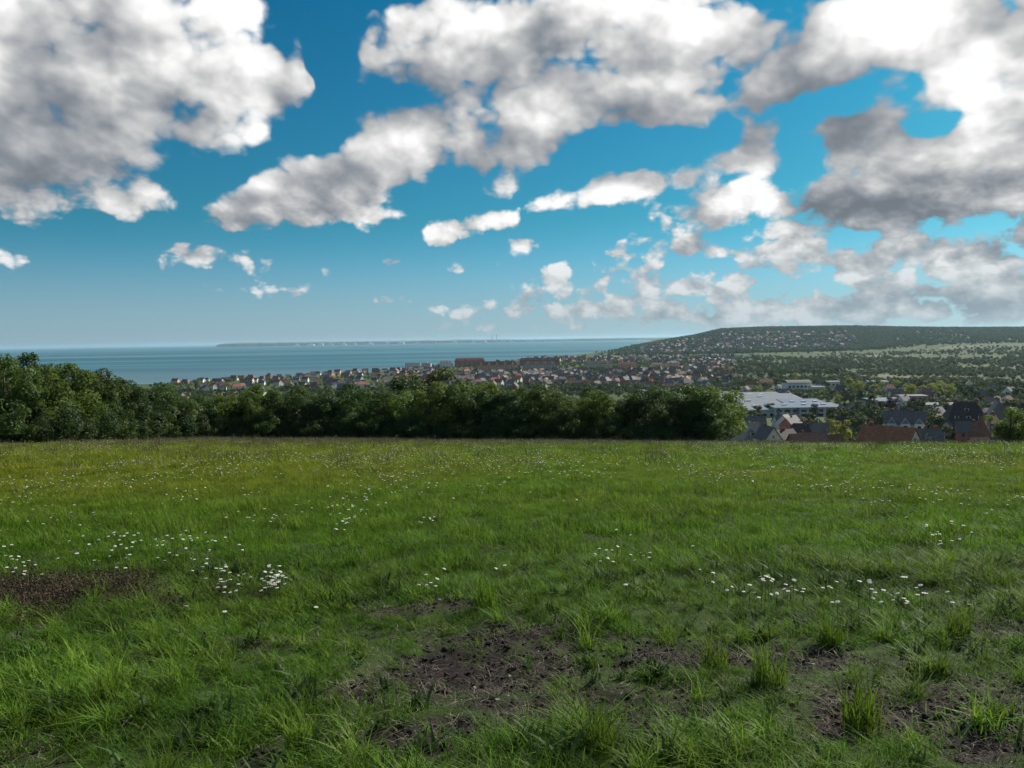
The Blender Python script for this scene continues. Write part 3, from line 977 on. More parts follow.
vtree('yellow', 841, 270, .82, 'bright round green tree in front of the dark roofs, below the blue-roofed school')
VK_one = [('purple', 893, 430, .95, 'large copper beech with purple leaves behind the blue gabled terrace'), ('purple', 915, 440, .8, 'smaller copper beech to the right of the large one'),
          ('purple', 868, 300, .5, 'small purple tree left of the blue gabled terrace'),
          ('dark', 862, 300, .6, 'dark tree between the round green tree and the gabled terrace'), ('dark', 845, 380, .8, 'dark tree just behind the round green tree'),
          ('round', 858, 420, .9, 'green tree right of the school wall'), ('dark', 872, 470, .9, 'dark tree with bluish tone behind the terrace left end'),
          ('dark', 930, 290, .85, 'large dark tree between the terrace and the big slate roof'), ('dark', 944, 270, .6, 'dark tree at the foot of the big slate roof'),
          ('round', 935, 330, .8, 'green tree behind the white gable end of the red roof'), ('dark', 1003, 240, .7, 'dark tree behind the bush at the right edge'),
          ('round', 948, 400, .8, 'green tree left of the big slate roof'), ('dark', 1022, 330, .9, 'dark tree at the right edge beside the big slate roof'),
          ('dark', 779, 250, .35, 'small dark tree right of the little white gable'), ('purple', 788, 225, .3, 'low purple shrub before the brown flat roof'),
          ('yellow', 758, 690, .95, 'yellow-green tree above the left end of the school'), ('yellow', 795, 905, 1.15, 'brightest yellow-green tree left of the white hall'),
          ('dark', 826, 720, .95, 'dark tree right of the white hall'), ('dark', 872, 640, .8, 'dark tree left of the long grey roof')]
VK_one += [('dark', 748, 300, .8, 'dark tree beside the end of the hedge, below the school'), ('dark', 772, 420, .75, 'dark tree right before the left end of the school front'), ('dark', 758, 400, .7, 'dark tree before the left corner of the school'),
           ('round', 815, 400, .7, 'green tree before the right half of the school front'), ('dark', 833, 330, .75, 'dark tree behind the bright round tree, on its left'), ('dark', 860, 260, .75, 'dark tree between the bright round tree and the red roof'),
           ('dark', 876, 330, .8, 'dark tree at the left end of the blue gabled terrace'), ('dark', 937, 255, .8, 'dark tree to the right of the white gable end'), ('round', 951, 245, .6, 'low green tree below the balconies of the large house'),
           ('dark', 850, 520, 1.0, 'dark tree just right of the school roof'), ('round', 862, 540, .9, 'green tree right of the school, behind the dark one'), ('dark', 847, 600, 1.0, 'dark tree behind the right corner of the school')]
for a in VK_one: vtree(a[0], a[1], a[2] * (1.2 if a[2] > .4 else 1), a[3], a[4])
# belts behind the school, their sunlit look put into the leaf colour
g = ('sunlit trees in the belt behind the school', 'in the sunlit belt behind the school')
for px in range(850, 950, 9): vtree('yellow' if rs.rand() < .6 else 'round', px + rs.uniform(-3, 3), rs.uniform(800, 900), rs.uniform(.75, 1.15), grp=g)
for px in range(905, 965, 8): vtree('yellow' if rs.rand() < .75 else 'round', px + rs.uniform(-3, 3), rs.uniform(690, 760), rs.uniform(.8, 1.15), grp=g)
g = ('trees at the right behind the big slate roof', 'beyond the big slate roof at the right')
for px in range(965, 1034, 7): vtree('dark' if rs.rand() < .75 else 'round', px + rs.uniform(-3, 3), rs.uniform(620, 760), rs.uniform(.8, 1.2), grp=g)
g = ('poplars on the plain left of the white hall', 'on the plain between town and white hall')
for px in range(722, 846, 5):
    vtree(['poplar', 'pale_poplar', 'round'][rs.randint(3)], px + rs.uniform(-3, 3), rs.uniform(1050, 1500), rs.uniform(.7, 1.1), grp=g)
g = ('trees around the near houses', 'among the near houses below the field')
for i in range(70):
    px = rs.uniform(738, 1030); Y = rs.uniform(300, 560)
    if 745 < px < 845 and Y > 420: continue
    if (760 < px < 800 or 880 < px < 1010) and Y < 470: continue
    vtree(['dark', 'round', 'dark'][rs.randint(3)], px, Y, rs.uniform(.5, .9), grp=g)
g = ('trees on the plain behind the school', 'on the plain between the school and the hall')
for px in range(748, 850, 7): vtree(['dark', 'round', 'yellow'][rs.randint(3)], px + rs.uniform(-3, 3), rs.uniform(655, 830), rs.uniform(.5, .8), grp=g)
g = ('trees in the gardens of the town', 'in a town garden')
for i in range(150):
    px = rs.uniform(170, 735); Y = rs.uniform(950, 2000)
    x = px_x(px, Y)
    if x < np.interp(Y, SHY, SHX) + 120: continue
    vtree(['dark', 'round', 'round', 'yellow', 'poplar'][rs.randint(5)], px, Y, rs.uniform(.55, .95), grp=(g[0], ['in the left part of the town', 'in the middle of the town', 'in the right part of the town'][int(np.searchsorted([400, 560], px))] + (', near the hedge' if Y < 1300 else ', towards the sea' if Y > 1650 else '')))

# ---- woods and scrub nobody could count: lumpy crowns scattered over the plain and the hill
def gn_scatter(name, pts, rot, scale, idx, coll, mat_parent=None):
    """one mesh of points; each point carries one of the meshes in the collection"""
    me = bpy.data.meshes.new(name)
    me.vertices.add(len(pts)); me.vertices.foreach_set('co', np.asarray(pts, np.float32).ravel())
    for nm, ty, arr in (('rot', 'FLOAT_VECTOR', rot), ('scl', 'FLOAT_VECTOR', scale), ('idx', 'INT', idx)):
        at = me.attributes.new(nm, ty, 'POINT')
        at.data.foreach_set('vector' if ty == 'FLOAT_VECTOR' else 'value', np.asarray(arr, np.int32 if ty == 'INT' else np.float32).ravel())
    o = link(name, me)
    g = bpy.data.node_groups.new(name, 'GeometryNodeTree')
    g.interface.new_socket('Geometry', in_out='INPUT', socket_type='NodeSocketGeometry')
    g.interface.new_socket('Geometry', in_out='OUTPUT', socket_type='NodeSocketGeometry')
    N = g.nodes; L = g.links
    gi, go = N.new('NodeGroupInput'), N.new('NodeGroupOutput')
    m2p = N.new('GeometryNodeMeshToPoints')
    iop = N.new('GeometryNodeInstanceOnPoints')
    ci = N.new('GeometryNodeCollectionInfo')
    ci.inputs['Collection'].default_value = coll
    ci.inputs['Separate Children'].default_value = True
    ci.inputs['Reset Children'].default_value = True
    iop.inputs['Pick Instance'].default_value = True
    L.new(gi.outputs[0], m2p.inputs[0]); L.new(m2p.outputs[0], iop.inputs['Points']); L.new(ci.outputs[0], iop.inputs['Instance'])
    for nm, ty, sock in (('rot', 'FLOAT_VECTOR', 'Rotation'), ('scl', 'FLOAT_VECTOR', 'Scale'), ('idx', 'INT', 'Instance Index')):
        a = N.new('GeometryNodeInputNamedAttribute'); a.data_type = ty
        a.inputs['Name'].default_value = nm
        L.new(a.outputs[0], iop.inputs[sock])
    L.new(iop.outputs[0], go.inputs[0])
    md = o.modifiers.new('scatter', 'NODES'); md.node_group = g
    return o


def source_collection(name, meshes):
    c = bpy.data.collections.new(name)
    for i, me in enumerate(meshes):
        c.objects.link(bpy.data.objects.new('%s_%02d' % (name, i), me))
    return c


def lump(seed, h=9, r=4.2):
    rng = np.random.RandomState(seed)
    cm, cen = crown_mesh('wood_crown', rng, r, r, .3, h, 12, 2.2, 260, .85, M['leaf_wood'], inner=.15)
    return cm


WOOD = source_collection('wood_crowns', [lump(300 + i) for i in range(5)])


def wood(name, label, n, pxr, Yr, dens, smin=.7, smax=1.25):
    px = rs.uniform(*pxr, n)
    Y = Yr[0] * (Yr[1] / Yr[0]) ** rs.rand(n)
    X = (px - 512) / F * Y
    keep = rs.rand(n) < dens(px, X, Y)
    X, Y = X[keep], Y[keep]
    keep = X > np.interp(Y, SHY, SHX) + 60
    X, Y = X[keep], Y[keep]
    k = len(X)
    s_ = rs.uniform(smin, smax, k)
    o = gn_scatter(name, np.stack([X, Y, height(X, Y) - .3], -1), np.stack([np.zeros(k), np.zeros(k), rs.uniform(0, 6.28, k)], -1),
                   np.stack([s_, s_, s_ * rs.uniform(.75, 1.15, k)], -1), rs.randint(0, 5, k), WOOD)
    return tag(o, label, kind='stuff')


def hill_d(px, X, Y):
    tail = sstep(605, 690, px + fbm(X / 120, Y / 200, 2, 44) * 50 - 25)
    f = fbm(X / 240, Y / 330, 3, 51)
    top = sstep(3900, 4400, Y)
    f2 = fbm(X / 90, Y / 90, 2, 55)
    fields = sstep(.50, .58, fbm(X / 300 + 9, Y / 500, 3, 77)) * sstep(850, 930, px) * (1 - top)
    vill = (1 - sstep(780, 890, px)) * (1 - top) * .62
    return np.clip(.35 + top + (f > .28) * .8 - vill, 0, 1) * (1 - .80 * fields) * np.where(f2 > .28, 1, .2) * (.04 + .96 * tail)


def plain_d(px, X, Y):
    f = fbm(X / 110, Y / 160, 3, 61)
    strip = np.where((Y > 2450 + 260 * fbm(X / 500, X * 0, 2, 4)) & (Y < 2820), .10, 1)
    town = np.where(px < 725, .5, 1)
    return np.clip((f - .34) * 5, 0, 1) * strip * town


wood('hill_wood', 'dark green woods covering the long hill on the right', 98000, (596, 1480), (2900, 5600), hill_d, .8, 1.3)
wood('plain_wood', 'belts of green trees over the low plain before the hill', 18500, (560, 1480), (880, 2900), plain_d, .55, 1.0)
wood('town_greenery', 'shrubs and small trees filling the gaps of the town', 9000, (150, 740), (860, 2700), lambda px, X, Y: np.where(Y < 1120, 1, np.clip((fbm(X / 60, Y / 80, 3, 71) - .3) * 3, 0, .8)), .3, .6)
wood('slope_scrub', 'dark scrub and gardens on the slope below the field', 10500, (735, 1420), (280, 900),
     lambda px, X, Y: np.where(((px > 745) & (px < 850) & (Y > 440) & (Y < 632)) | ((Y < 470) & (((px > 750) & (px < 830)) | ((px > 868) & (px < 1008)))), 0, .55), .25, .55)
wood('slope_wood', 'wood on the slope hidden behind the hedge', 3600, (-560, 740), (135, 1080), lambda px, X, Y: np.clip(.8 + 0 * X, 0, 1) * (Y > 150), .35, .6)
# ==== BUILDINGS
M['slate'] = simple('slate_roof', (.15, .145, .15), .8, .35, 1.2, spec=.4, objvar=.3)
M['slate_blue'] = simple('blue_grey_roof', (.11, .16, .235), .75, .2, .3, spec=.15)
M['tile_red'] = simple('red_tile_roof', (.32, .12, .075), .8, .35, 1.6, objvar=.25)
M['tile_brown'] = simple('brown_tile_roof', (.20, .105, .08), .8, .35, 1.4, objvar=.25)
M['tile_dark'] = simple('dark_tile_roof', (.075, .060, .060), .8, .35, 1.4, objvar=.2)
M['white'] = simple('white_render', (.74, .74, .72), .85, .12, .8, objvar=.1)
M['cream'] = simple('cream_render', (.66, .57, .44), .85, .15, .8, objvar=.2)
M['peach'] = simple('peach_render', (.72, .42, .28), .85, .15, .8, objvar=.2)
M['brick'] = simple('brick_wall', (.46, .20, .135), .9, .25, 1.0, objvar=.2)
M['greywall'] = simple('grey_render', (.50, .49, .48), .85, .2, .8, objvar=.2)
M['timber'] = simple('half_timber_wall', (.20, .13, .10), .9, .3, 2.0)
M['frame'] = simple('white_joinery', (.70, .72, .74), .5, .08, 3)
M['bluewall'] = simple('blue_cladding', (.10, .24, .42), .5, .15, 1.0)
M['glass'] = simple('window_glass', (.030, .040, .050), .12, .3, 2.0, spec=.6)
M['chim'] = simple('chimney_brick', (.25, .12, .085), .9, .3, 4)
M['zinc'] = simple('pale_flat_roof', (.19, .22, .26), .8, .25, .25, spec=.12)
FAR_MATS = [M['white'], M['slate'], M['glass'], M['chim']]


def house(label, px, Y, w, d, eave, ridge, rz, wall, roof, wins=(), chim=(), dorm=(), cat='house', name='house', hip=0.0, group=None, sink=0.0, over=.4, door=None, x=None, gable_clad=None):
    x = px_x(px, Y) if x is None else x
    zb = min(gz(x - w / 3, Y), gz(x + w / 3, Y), gz(x, Y)) - .3 - sink
    rt = tag(empty(name, (x, Y, zb), rz), label, cat, group)
    MB().gable_body(-w / 2, w / 2, -d / 2, d / 2, 0, eave, ridge - .06).build('wall', M[wall], rt)
    if hip:      # a hipped roof: gable walls stop at the eave
        bpy.data.objects.remove(rt.children[0])
        MB().box(-w / 2, w / 2, -d / 2, d / 2, 0, eave).build('wall', M[wall], rt)
    ro = MB().gable_roof(-w / 2, w / 2, -d / 2, d / 2, eave, ridge, over, .2, hip=hip).build('roof', M[roof], rt)
    for (cx, ch) in chim:
        c = MB().box(cx - .45, cx + .45, -.35, .35, ridge - .9, ridge + ch)
        c.box(cx - .52, cx + .52, -.42, .42, ridge + ch, ridge + ch + .12)
        for q in (-.2, .2): c.tube([(cx + q, 0, ridge + ch + .1), (cx + q, 0, ridge + ch + .5)], [.12, .1], 6)
        c.build('chimney', M['chim'], ro)
    for (side, u, z, ww, hh) in wins:
        window(rt, side, u, z, ww, hh, w, d)
    if door:
        u, ww, hh = door
        MB().box(u - ww / 2, u + ww / 2, -d / 2 - .06, -d / 2 + .05, .25, .25 + hh).build('door', M['tile_brown'], rt)
    sl = (ridge - eave) / (d / 2)
    for (u, ww, hh) in dorm:
        yf = -d / 2 + .7
        zf = eave + .7 * sl - .1
        dm = MB().box(u - ww / 2, u + ww / 2, yf, yf + hh / sl + .9, zf, zf + hh)
        dm.gable_roof(0, 0, 0, 1, 0, 1) if False else None
        # a small gabled cap across the dormer
        k = .55 * ww
        dm.add([(u - ww / 2 - .15, yf - .2, zf + hh - .03), (u + ww / 2 + .15, yf - .2, zf + hh - .03), (u, yf - .2, zf + hh + k),
                (u - ww / 2 - .15, yf + hh / sl + 1.2, zf + hh - .03), (u + ww / 2 + .15, yf + hh / sl + 1.2, zf + hh - .03), (u, yf + hh / sl + 1.2, zf + hh + k)],
               [[0, 1, 2], [3, 5, 4], [0, 2, 5, 3], [1, 4, 5, 2], [0, 3, 4, 1]], 1)
        dmo = dm.build('dormer', [M['white'], M[roof]], ro)
        MB().box(u - ww / 2 + .12, u + ww / 2 - .12, yf - .03, yf - .004, zf + .15, zf + hh - .1).build('dormer_pane', M['glass'], ro)
    if gable_clad:
        pass
    return rt


def window(rt, side, u, z, ww, hh, w, d, proud=.05):
    if side == 'f':
        f = MB().box(u - ww / 2, u + ww / 2, -d / 2 - proud, -d / 2 + .05, z, z + hh)
        p = MB().box(u - ww / 2 + .09, u + ww / 2 - .09, -d / 2 - proud - .012, -d / 2 - proud + .01, z + .09, z + hh - .09)
    else:
        sx = -1 if side == 'l' else 1
        X0 = sx * w / 2
        f = MB().box(min(X0 - .05 * sx, X0 + proud * sx), max(X0 - .05 * sx, X0 + proud * sx), u - ww / 2, u + ww / 2, z, z + hh)
        a, b_ = X0 + sx * (proud - .01), X0 + sx * (proud + .012)
        p = MB().box(min(a, b_), max(a, b_), u - ww / 2 + .09, u + ww / 2 - .09, z + .09, z + hh - .09)
    fo = f.build('window', M['frame'], rt)
    p.build('pane', M['glass'], fo)
    return fo


PI2 = math.pi / 2
# --- near houses on the slope, right of the hedge
house('big red tiled roof with a white gable end, just beyond the field edge', 890, 196, 13.0, 8.0, 5.8, 10.2, R(-52), 'white', 'tile_red', [('r', -1.8, 1.2, 1.1, 1.3), ('r', 1.6, 1.2, 1.1, 1.3), ('r', 0, 6.6, 1.2, 1.3), ('r', -1.8, 4.2, 1.1, 1.3), ('r', 1.8, 4.2, 1.1, 1.3), ('f', -3, 1.5, 1.2, 1.3), ('f', 2, 1.5, 1.2, 1.3)], [(-4.5, .7)])
house('small house with a bright white gable facing the field and dark roof edges', 768, 240, 8, 5.2, 5.4, 9.0, PI2 + R(8), 'white', 'slate', [('l', 0, 5.5, .9, 1.1), ('l', -1.3, .9, .9, 1.2), ('l', 1.3, .9, .9, 1.2), ('r', 0, 5.5, .8, 1.0)], [(2, .6)])
house('low brown tiled roof between the white gable and the big red roof', 808, 212, 9.4, 6, 4.8, 7.6, R(3), 'brick', 'tile_brown', [('f', -2, 1, 1.2, 1.1), ('f', 2, 1, 1.2, 1.1)])
house('brown roof sticking up to the left of the red roof', 833, 218, 5.2, 5, 4.4, 7.0, R(-8), 'cream', 'tile_brown', [('f', 0, 1, 1.2, 1.1)])
house('dark slate roof at the right end of the hedge', 748, 262, 9, 8, 4.5, 9.3, R(14), 'greywall', 'slate', [('f', -2, 1.5, 1.1, 1.3), ('f', 1.5, 1.5, 1.1, 1.3)], [(-3, .8)], [(0, 1.5, 1.3)])
house('slate roof with two dormers behind the white gable', 752, 330, 11, 8, 4.8, 9.4, R(-6), 'white', 'slate', [('f', -3, 1.5, 1.1, 1.4), ('f', 0, 1.5, 1.1, 1.4), ('f', 3, 1.5, 1.1, 1.4)], [(4, .8)], [(-2, 1.4, 1.3), (2, 1.4, 1.3)])
house('long low house with pale wall and grey roof below the school', 788, 385, 13, 7.5, 3.4, 6.8, R(3), 'white', 'slate', [('f', q, 1.2, 1.4, 1.2) for q in (-5, -2.5, 0, 2.5, 5)], [(-4, .7), (4, .7)])
house('dark hipped roof in front of the long low pale house', 800, 300, 10, 9, 4.0, 8.0, R(-15), 'greywall', 'tile_dark', [('f', -3, 1.4, 1.2, 1.2), ('f', 2, 1.4, 1.2, 1.2)], [(2, 1.0)], hip=3.2)
house('dark roof with a chimney at each end, left of the round green tree', 822, 300, 10, 7.5, 4.2, 8.2, R(8), 'cream', 'slate', [('f', -3, 1.4, 1.2, 1.2), ('f', 0, 1.4, 1.2, 1.2), ('f', 3, 1.4, 1.2, 1.2)], [(-4, .9), (4, .9)])
house('dark roof crossing behind the brown tiled roof', 784, 262, 9, 7, 3.6, 7.0, R(30), 'greywall', 'tile_dark', [('r', 0, 3, 1, 1)], [(0, .7)])
house('dark roof with white dormer below the terrace on its right', 929, 245, 7.6, 7, 3.8, 7.8, R(-12), 'white', 'slate', [('r', 0, 3.6, 1.1, 1.2), ('f', 0, 1.2, 1.3, 1.2)], [(2.4, .9)], [(-.5, 1.6, 1.4)])
house('dark roofed cottage between round green tree and gabled terrace', 850, 340, 10, 7, 3.8, 7.6, R(-20), 'greywall', 'tile_dark', [('f', -2, 1.3, 1.1, 1.2), ('f', 2, 1.3, 1.1, 1.2)], [(3, .8)])


def terrace():
    """slate-roofed terrace with a row of three white gables, blue boarding in their tops"""
    Y, px = 335, 906
    x = px_x(px, Y); zb = gz(x, Y) - 1.0
    rt = tag(empty('terraced_house', (x, Y, zb), R(-24)), 'slate-roofed terrace with a row of white and blue gables facing the field', 'house')
    w, d = 16.0, 9.0
    MB().gable_body(-w / 2, w / 2, -d / 2, d / 2, 0, 6.2, 10.9).build('wall', M['white'], rt)
    ro = MB().gable_roof(-w / 2, w / 2, -d / 2, d / 2, 6.2, 11.0, .35, .2).build('roof', M['slate'], rt)
    for c in (-5, 2.7): MB().box(c - .5, c + .5, -.35, .35, 10.2, 12.0).build('chimney', M['chim'], ro)
    for g_ in (-5.3, 0, 5.3):
        MB().add([(g_ - 2.0, -5.7, 0), (g_ + 2.0, -5.7, 0), (g_ + 2.0, -5.7, 6.0), (g_, -5.7, 8.4), (g_ - 2.0, -5.7, 6.0),
                  (g_ - 2.0, -2, 0), (g_ + 2.0, -2, 0), (g_ + 2.0, -2, 6.0), (g_, -2, 8.4), (g_ - 2.0, -2, 6.0)],
                 [[0, 1, 2, 3, 4], [5, 9, 8, 7, 6], [0, 4, 9, 5], [1, 6, 7, 2], [4, 3, 8, 9], [3, 2, 7, 8]]).build('gable', M['white'], rt)
        MB().add([(g_ - 1.45, -5.76, 6.15), (g_ + 1.45, -5.76, 6.15), (g_, -5.76, 7.95), (g_ - 1.45, -5.69, 6.15), (g_ + 1.45, -5.69, 6.15), (g_, -5.69, 7.95)],
                 [[0, 1, 2], [3, 5, 4], [0, 3, 4, 1], [1, 4, 5, 2], [2, 5, 3, 0]]).build('gable_boarding', M['bluewall'], rt)
        MB().add([(g_ - 2.4, -6.0, 5.75), (g_, -6.0, 8.65), (g_ + 2.4, -6.0, 5.75), (g_ - 2.4, -1.2, 5.75), (g_, -1.2, 8.65), (g_ + 2.4, -1.2, 5.75),
                  (g_ - 2.4, -6.0, 5.5), (g_, -6.0, 8.42), (g_ + 2.4, -6.0, 5.5), (g_ - 2.4, -1.2, 5.5), (g_, -1.2, 8.42), (g_ + 2.4, -1.2, 5.5)],
                 [[0, 1, 4, 3], [1, 2, 5, 4], [6, 9, 10, 7], [7, 10, 11, 8], [0, 6, 7, 1], [1, 7, 8, 2], [3, 4, 10, 9], [4, 5, 11, 10], [0, 3, 9, 6], [2, 8, 11, 5]]).build('gable_roof', M['slate'], rt)
        for z in (1.0, 3.9):
            f = MB().box(g_ - .8, g_ + .8, -5.76, -5.69, z, z + 1.5).build('window', M['frame'], rt)
            MB().box(g_ - .68, g_ + .68, -5.775, -5.755, z + .12, z + 1.38).build('pane', M['glass'], f)


terrace()


def manor(label, px, Y, w, d, eave, ridge, rz, wall, roof, hip, rows, balc=False, sink=.5):
    x = px_x(px, Y); zb = gz(x, Y) - .3 - sink
    rt = tag(empty('large_house', (x, Y, zb), rz), label, 'large house')
    MB().box(-w / 2, w / 2, -d / 2, d / 2, 0, eave).build('wall', M[wall], rt)
    ro = MB().gable_roof(-w / 2, w / 2, -d / 2, d / 2, eave, ridge, .5, .22, hip=hip).build('roof', M[roof], rt)
    sl = (ridge - eave) / (d / 2)
    for c in (-w * .22, w * .25): MB().box(c - .6, c + .6, -.4, .4, ridge - .8, ridge + 1.3).build('chimney', M['chim'], ro)
    for k, (off, n) in enumerate(rows):          # dormer rows up the steep roof
        for i in range(n):
            u = (-.5 + (i + .5) / n) * (w - 2 * hip * (off * sl / (ridge - eave)) - 1.5)
            yf = -d / 2 + off; zf = eave + off * sl - .1
            dm = MB().box(u - .7, u + .7, yf, yf + 1.9, zf, zf + 1.4)
            dm.add([(u - .9, yf - .2, zf + 1.38), (u + .9, yf - .2, zf + 1.38), (u, yf - .2, zf + 2.2), (u - .9, yf + 2.2, zf + 1.38), (u + .9, yf + 2.2, zf + 1.38), (u, yf + 2.2, zf + 2.2)],
                   [[0, 1, 2], [3, 5, 4], [0, 2, 5, 3], [1, 4, 5, 2], [0, 3, 4, 1]], 1)
            dm.box(u - .5, u + .5, yf - .03, yf + .01, zf + .2, zf + 1.25, 2)
            dm.build('dormer', [M['white'], M[roof], M['glass']], ro)
    for z in np.arange(1.0, eave - 1.6, 2.8):
        for i in range(int(w // 3)):
            u = (-.5 + (i + .5) / int(w // 3)) * w
            window(rt, 'f', u, z, 1.2, 1.5, w, d)
    if balc:
        for z in np.arange(2.9, eave, 2.8):
            MB().box(-w * .45, w * .1, -d / 2 - 1.3, -d / 2 - .05, z, z + .18).box(-w * .45, w * .1, -d / 2 - 1.3, -d / 2 - 1.22, z + .18, z + 1.05).build('balcony', M['white'], rt)
    return rt


manor('large steep dark-roofed house with a few dormers and white balconies', 966, 310, 15.5, 12, 8.0, 15.6, R(-14), 'timber', 'tile_dark', 4.5, [(1.0, 3), (3.3, 1)], True)
manor('brown-roofed wing in front of the large slate-roofed house, on its right', 990, 270, 10, 8, 5.6, 11.8, R(28), 'timber', 'tile_brown', 1.5, [(1.0, 2)])
manor('steep dark roof with a pointed gable end rising right of the large slate-roofed house', 999, 330, 11, 9, 7.5, 15.2, R(65), 'cream', 'slate', 0.01, [(1.2, 3)])
house('small white-walled shed below the brown-roofed wing', 981, 222, 5.2, 3.4, 4.6, 6.2, R(5), 'white', 'tile_brown', [('f', 0, 3.2, 1, .9)], cat='shed', name='shed')
house('pale grey roof at the right, behind the large slate-roofed houses', 1003, 500, 15, 9, 4, 7.4, R(10), 'white', 'zinc', [('f', q, 1.2, 1.3, 1.3) for q in (-5, -2, 2, 5)])
house('second pale grey roof at the right, cut lower than its neighbour', 1016, 470, 11, 9, 3.4, 6.6, R(-18), 'cream', 'zinc', [('f', q, 1.2, 1.3, 1.3) for q in (-3, 0, 3)])


# --- the school: low white and blue blocks under shallow blue-grey roofs
def school():
    Y0, px0 = 492, 793
    x = px_x(px0, Y0); zb = gz(x, Y0) - .8
    rt = tag(empty('school_building', (x, Y0, zb), R(0)), 'low white school with shallow blue-grey roofs and blue glazed front on the plain', 'school')
    # blocks: x0, x1, y0, y1, wall height at the front, at the back
    blocks = [(-32, -8, 4, 26, 5.2, 7.2), (-11, 31, 0, 18, 6.6, 7.6), (-34, 4, 32, 56, 5.8, 8.6), (8, 34, 26, 50, 5.6, 7.6), (-26, 30, 60, 88, 6.2, 8.8), (-34, -6, 94, 120, 5.6, 8.6), (0, 30, 96, 122, 5.8, 7.6)]
    for k, (x0, x1, y0, y1, h0, h1) in enumerate(blocks):
        MB().add([(x0, y0, 0), (x1, y0, 0), (x1, y1, 0), (x0, y1, 0), (x0, y0, h0), (x1, y0, h0), (x1, y1, h1), (x0, y1, h1)],
                 [[0, 3, 2, 1], [4, 5, 6, 7], [0, 1, 5, 4], [1, 2, 6, 5], [2, 3, 7, 6], [3, 0, 4, 7]]).build('wall', M['white'], rt)
        s_ = (h1 - h0) / (y1 - y0)
        a, b_ = y0 - 1.6, y1 + .8
        za, zb_ = h0 - 1.6 * s_ + .02, h1 + .8 * s_ + .02
        ro = MB().add([(x0 - 1, a, za), (x1 + 1, a, za), (x1 + 1, b_, zb_), (x0 - 1, b_, zb_), (x0 - 1, a, za + .45), (x1 + 1, a, za + .45), (x1 + 1, b_, zb_ + .45), (x0 - 1, b_, zb_ + .45)],
                      [[0, 3, 2, 1], [4, 5, 6, 7], [0, 1, 5, 4], [1, 2, 6, 5], [2, 3, 7, 6], [3, 0, 4, 7]]).build('roof', M['slate_blue' if k % 2 else 'zinc'], rt)
        MB().box(x0 - 1.1, x1 + 1.1, a - .12, a - .01, za - .05, za + .5).build('fascia', M['white'], ro)
        for j in range(2 + k % 2):
            cx = x0 + (j + .7) * (x1 - x0) / 3.3
            cy = (y0 + y1) / 2
            zz = h0 + (cy - y0) * s_ + .46
            MB().box(cx - 1.4, cx + 1.4, cy - 1, cy + 1, zz - .1, zz + .7).build('rooflight', M['frame'], ro)
        n = int((x1 - x0) // 5)
        for i in range(n):
            u0 = x0 + (i + .5) * (x1 - x0) / n
            for z in (.8, 3.5):
                if z + 2 > h0: continue
                f = MB().box(u0 - 2, u0 + 2, y0 - .08, y0 + .05, z, z + 1.9).build('window', M['bluewall'] if (i + k) % 3 != 1 else M['frame'], rt)
                MB().box(u0 - 1.75, u0 + 1.75, y0 - .11, y0 - .07, z + .35, z + 1.7).build('pane', M['glass'], f)
    for u in (-9, 3.4, 15.5): MB().box(u - .9, u + .9, -.55, -.1, 0, 6.3).build('blue_panel', M['bluewall'], rt)


school()


def shed(label, px, Y, w, d, h, wall, roof, rz=0, rise=1.2, cat='hall', name='warehouse', band=True):
    x = px_x(px, Y); zb = gz(x, Y) - .5
    rt = tag(empty(name, (x, Y, zb), rz), label, cat)
    MB().box(-w / 2, w / 2, -d / 2, d / 2, 0, h).build('wall', M[wall], rt)
    n = 9                                                   # barrel roof
    vs, fs = [], []
    for e_ in (-w / 2 - .5, w / 2 + .5):
        for k in range(n):
            t = -1 + 2 * k / (n - 1)
            vs.append((e_, t * (d / 2 + .6), h + .02 + rise * (1 - t * t)))
        for k in range(n):
            t = -1 + 2 * k / (n - 1)
            vs.append((e_, t * (d / 2 + .6), h + .3 + rise * (1 - t * t)))
    for k in range(n - 1):
        fs += [[n + k, n + k + 1, 3 * n + k + 1, 3 * n + k], [k, 2 * n + k, 2 * n + k + 1, k + 1], [k, k + 1, n + k + 1, n + k], [2 * n + k, 3 * n + k, 3 * n + k + 1, 2 * n + k + 1]]
    MB().add(vs, fs).build('roof', M[roof], rt)
    if band:
        nb = max(3, int(w // 4))
        for i in range(nb):
            u = (-.5 + (i + .5) / nb) * w
            window(rt, 'f', u, h * .45, w / nb * .6, h * .28, w, d)
    return rt


shed('white hall with a dark curved roof beside the poplars', 797, 880, 27, 20, 9.5, 'white', 'slate', 0, 3.0)
shed('lower white annex right of the dark curved roof', 817, 860, 14, 14, 5.5, 'white', 'zinc', 0, .8)
shed('small white building left of the curved-roof hall', 784, 900, 16, 12, 5, 'white', 'zinc', 0, 1.2)
shed('white building with grey roof right of the dark tree by the hall', 832, 930, 15, 12, 7, 'white', 'zinc', 0, 1.5)
shed('blue-grey roofed shed in the middle right, between belts of trees', 881, 600, 27, 24, 4.6, 'greywall', 'slate_blue', R(4), 1.6)
shed('long flat pale building behind the copper beeches', 935, 545, 28, 16, 4.2, 'cream', 'zinc', R(-3), .5)
shed('pinkish flat-roofed building right of the blue-grey shed', 911, 660, 22, 16, 5, 'peach', 'zinc', R(0), .4)
shed('white and grey workshop above the blue-grey shed', 876, 930, 24, 16, 6.5, 'white', 'zinc', R(2), 1.4)
house('terracotta-roofed house left of the white buildings on the plain', 766, 1000, 17, 11, 5, 9.0, R(2), 'peach', 'tile_red')
house('orange-roofed house cut by the end tree of the hedge', 752, 960, 13, 9, 4.5, 8.6, R(-10), 'cream', 'tile_red')


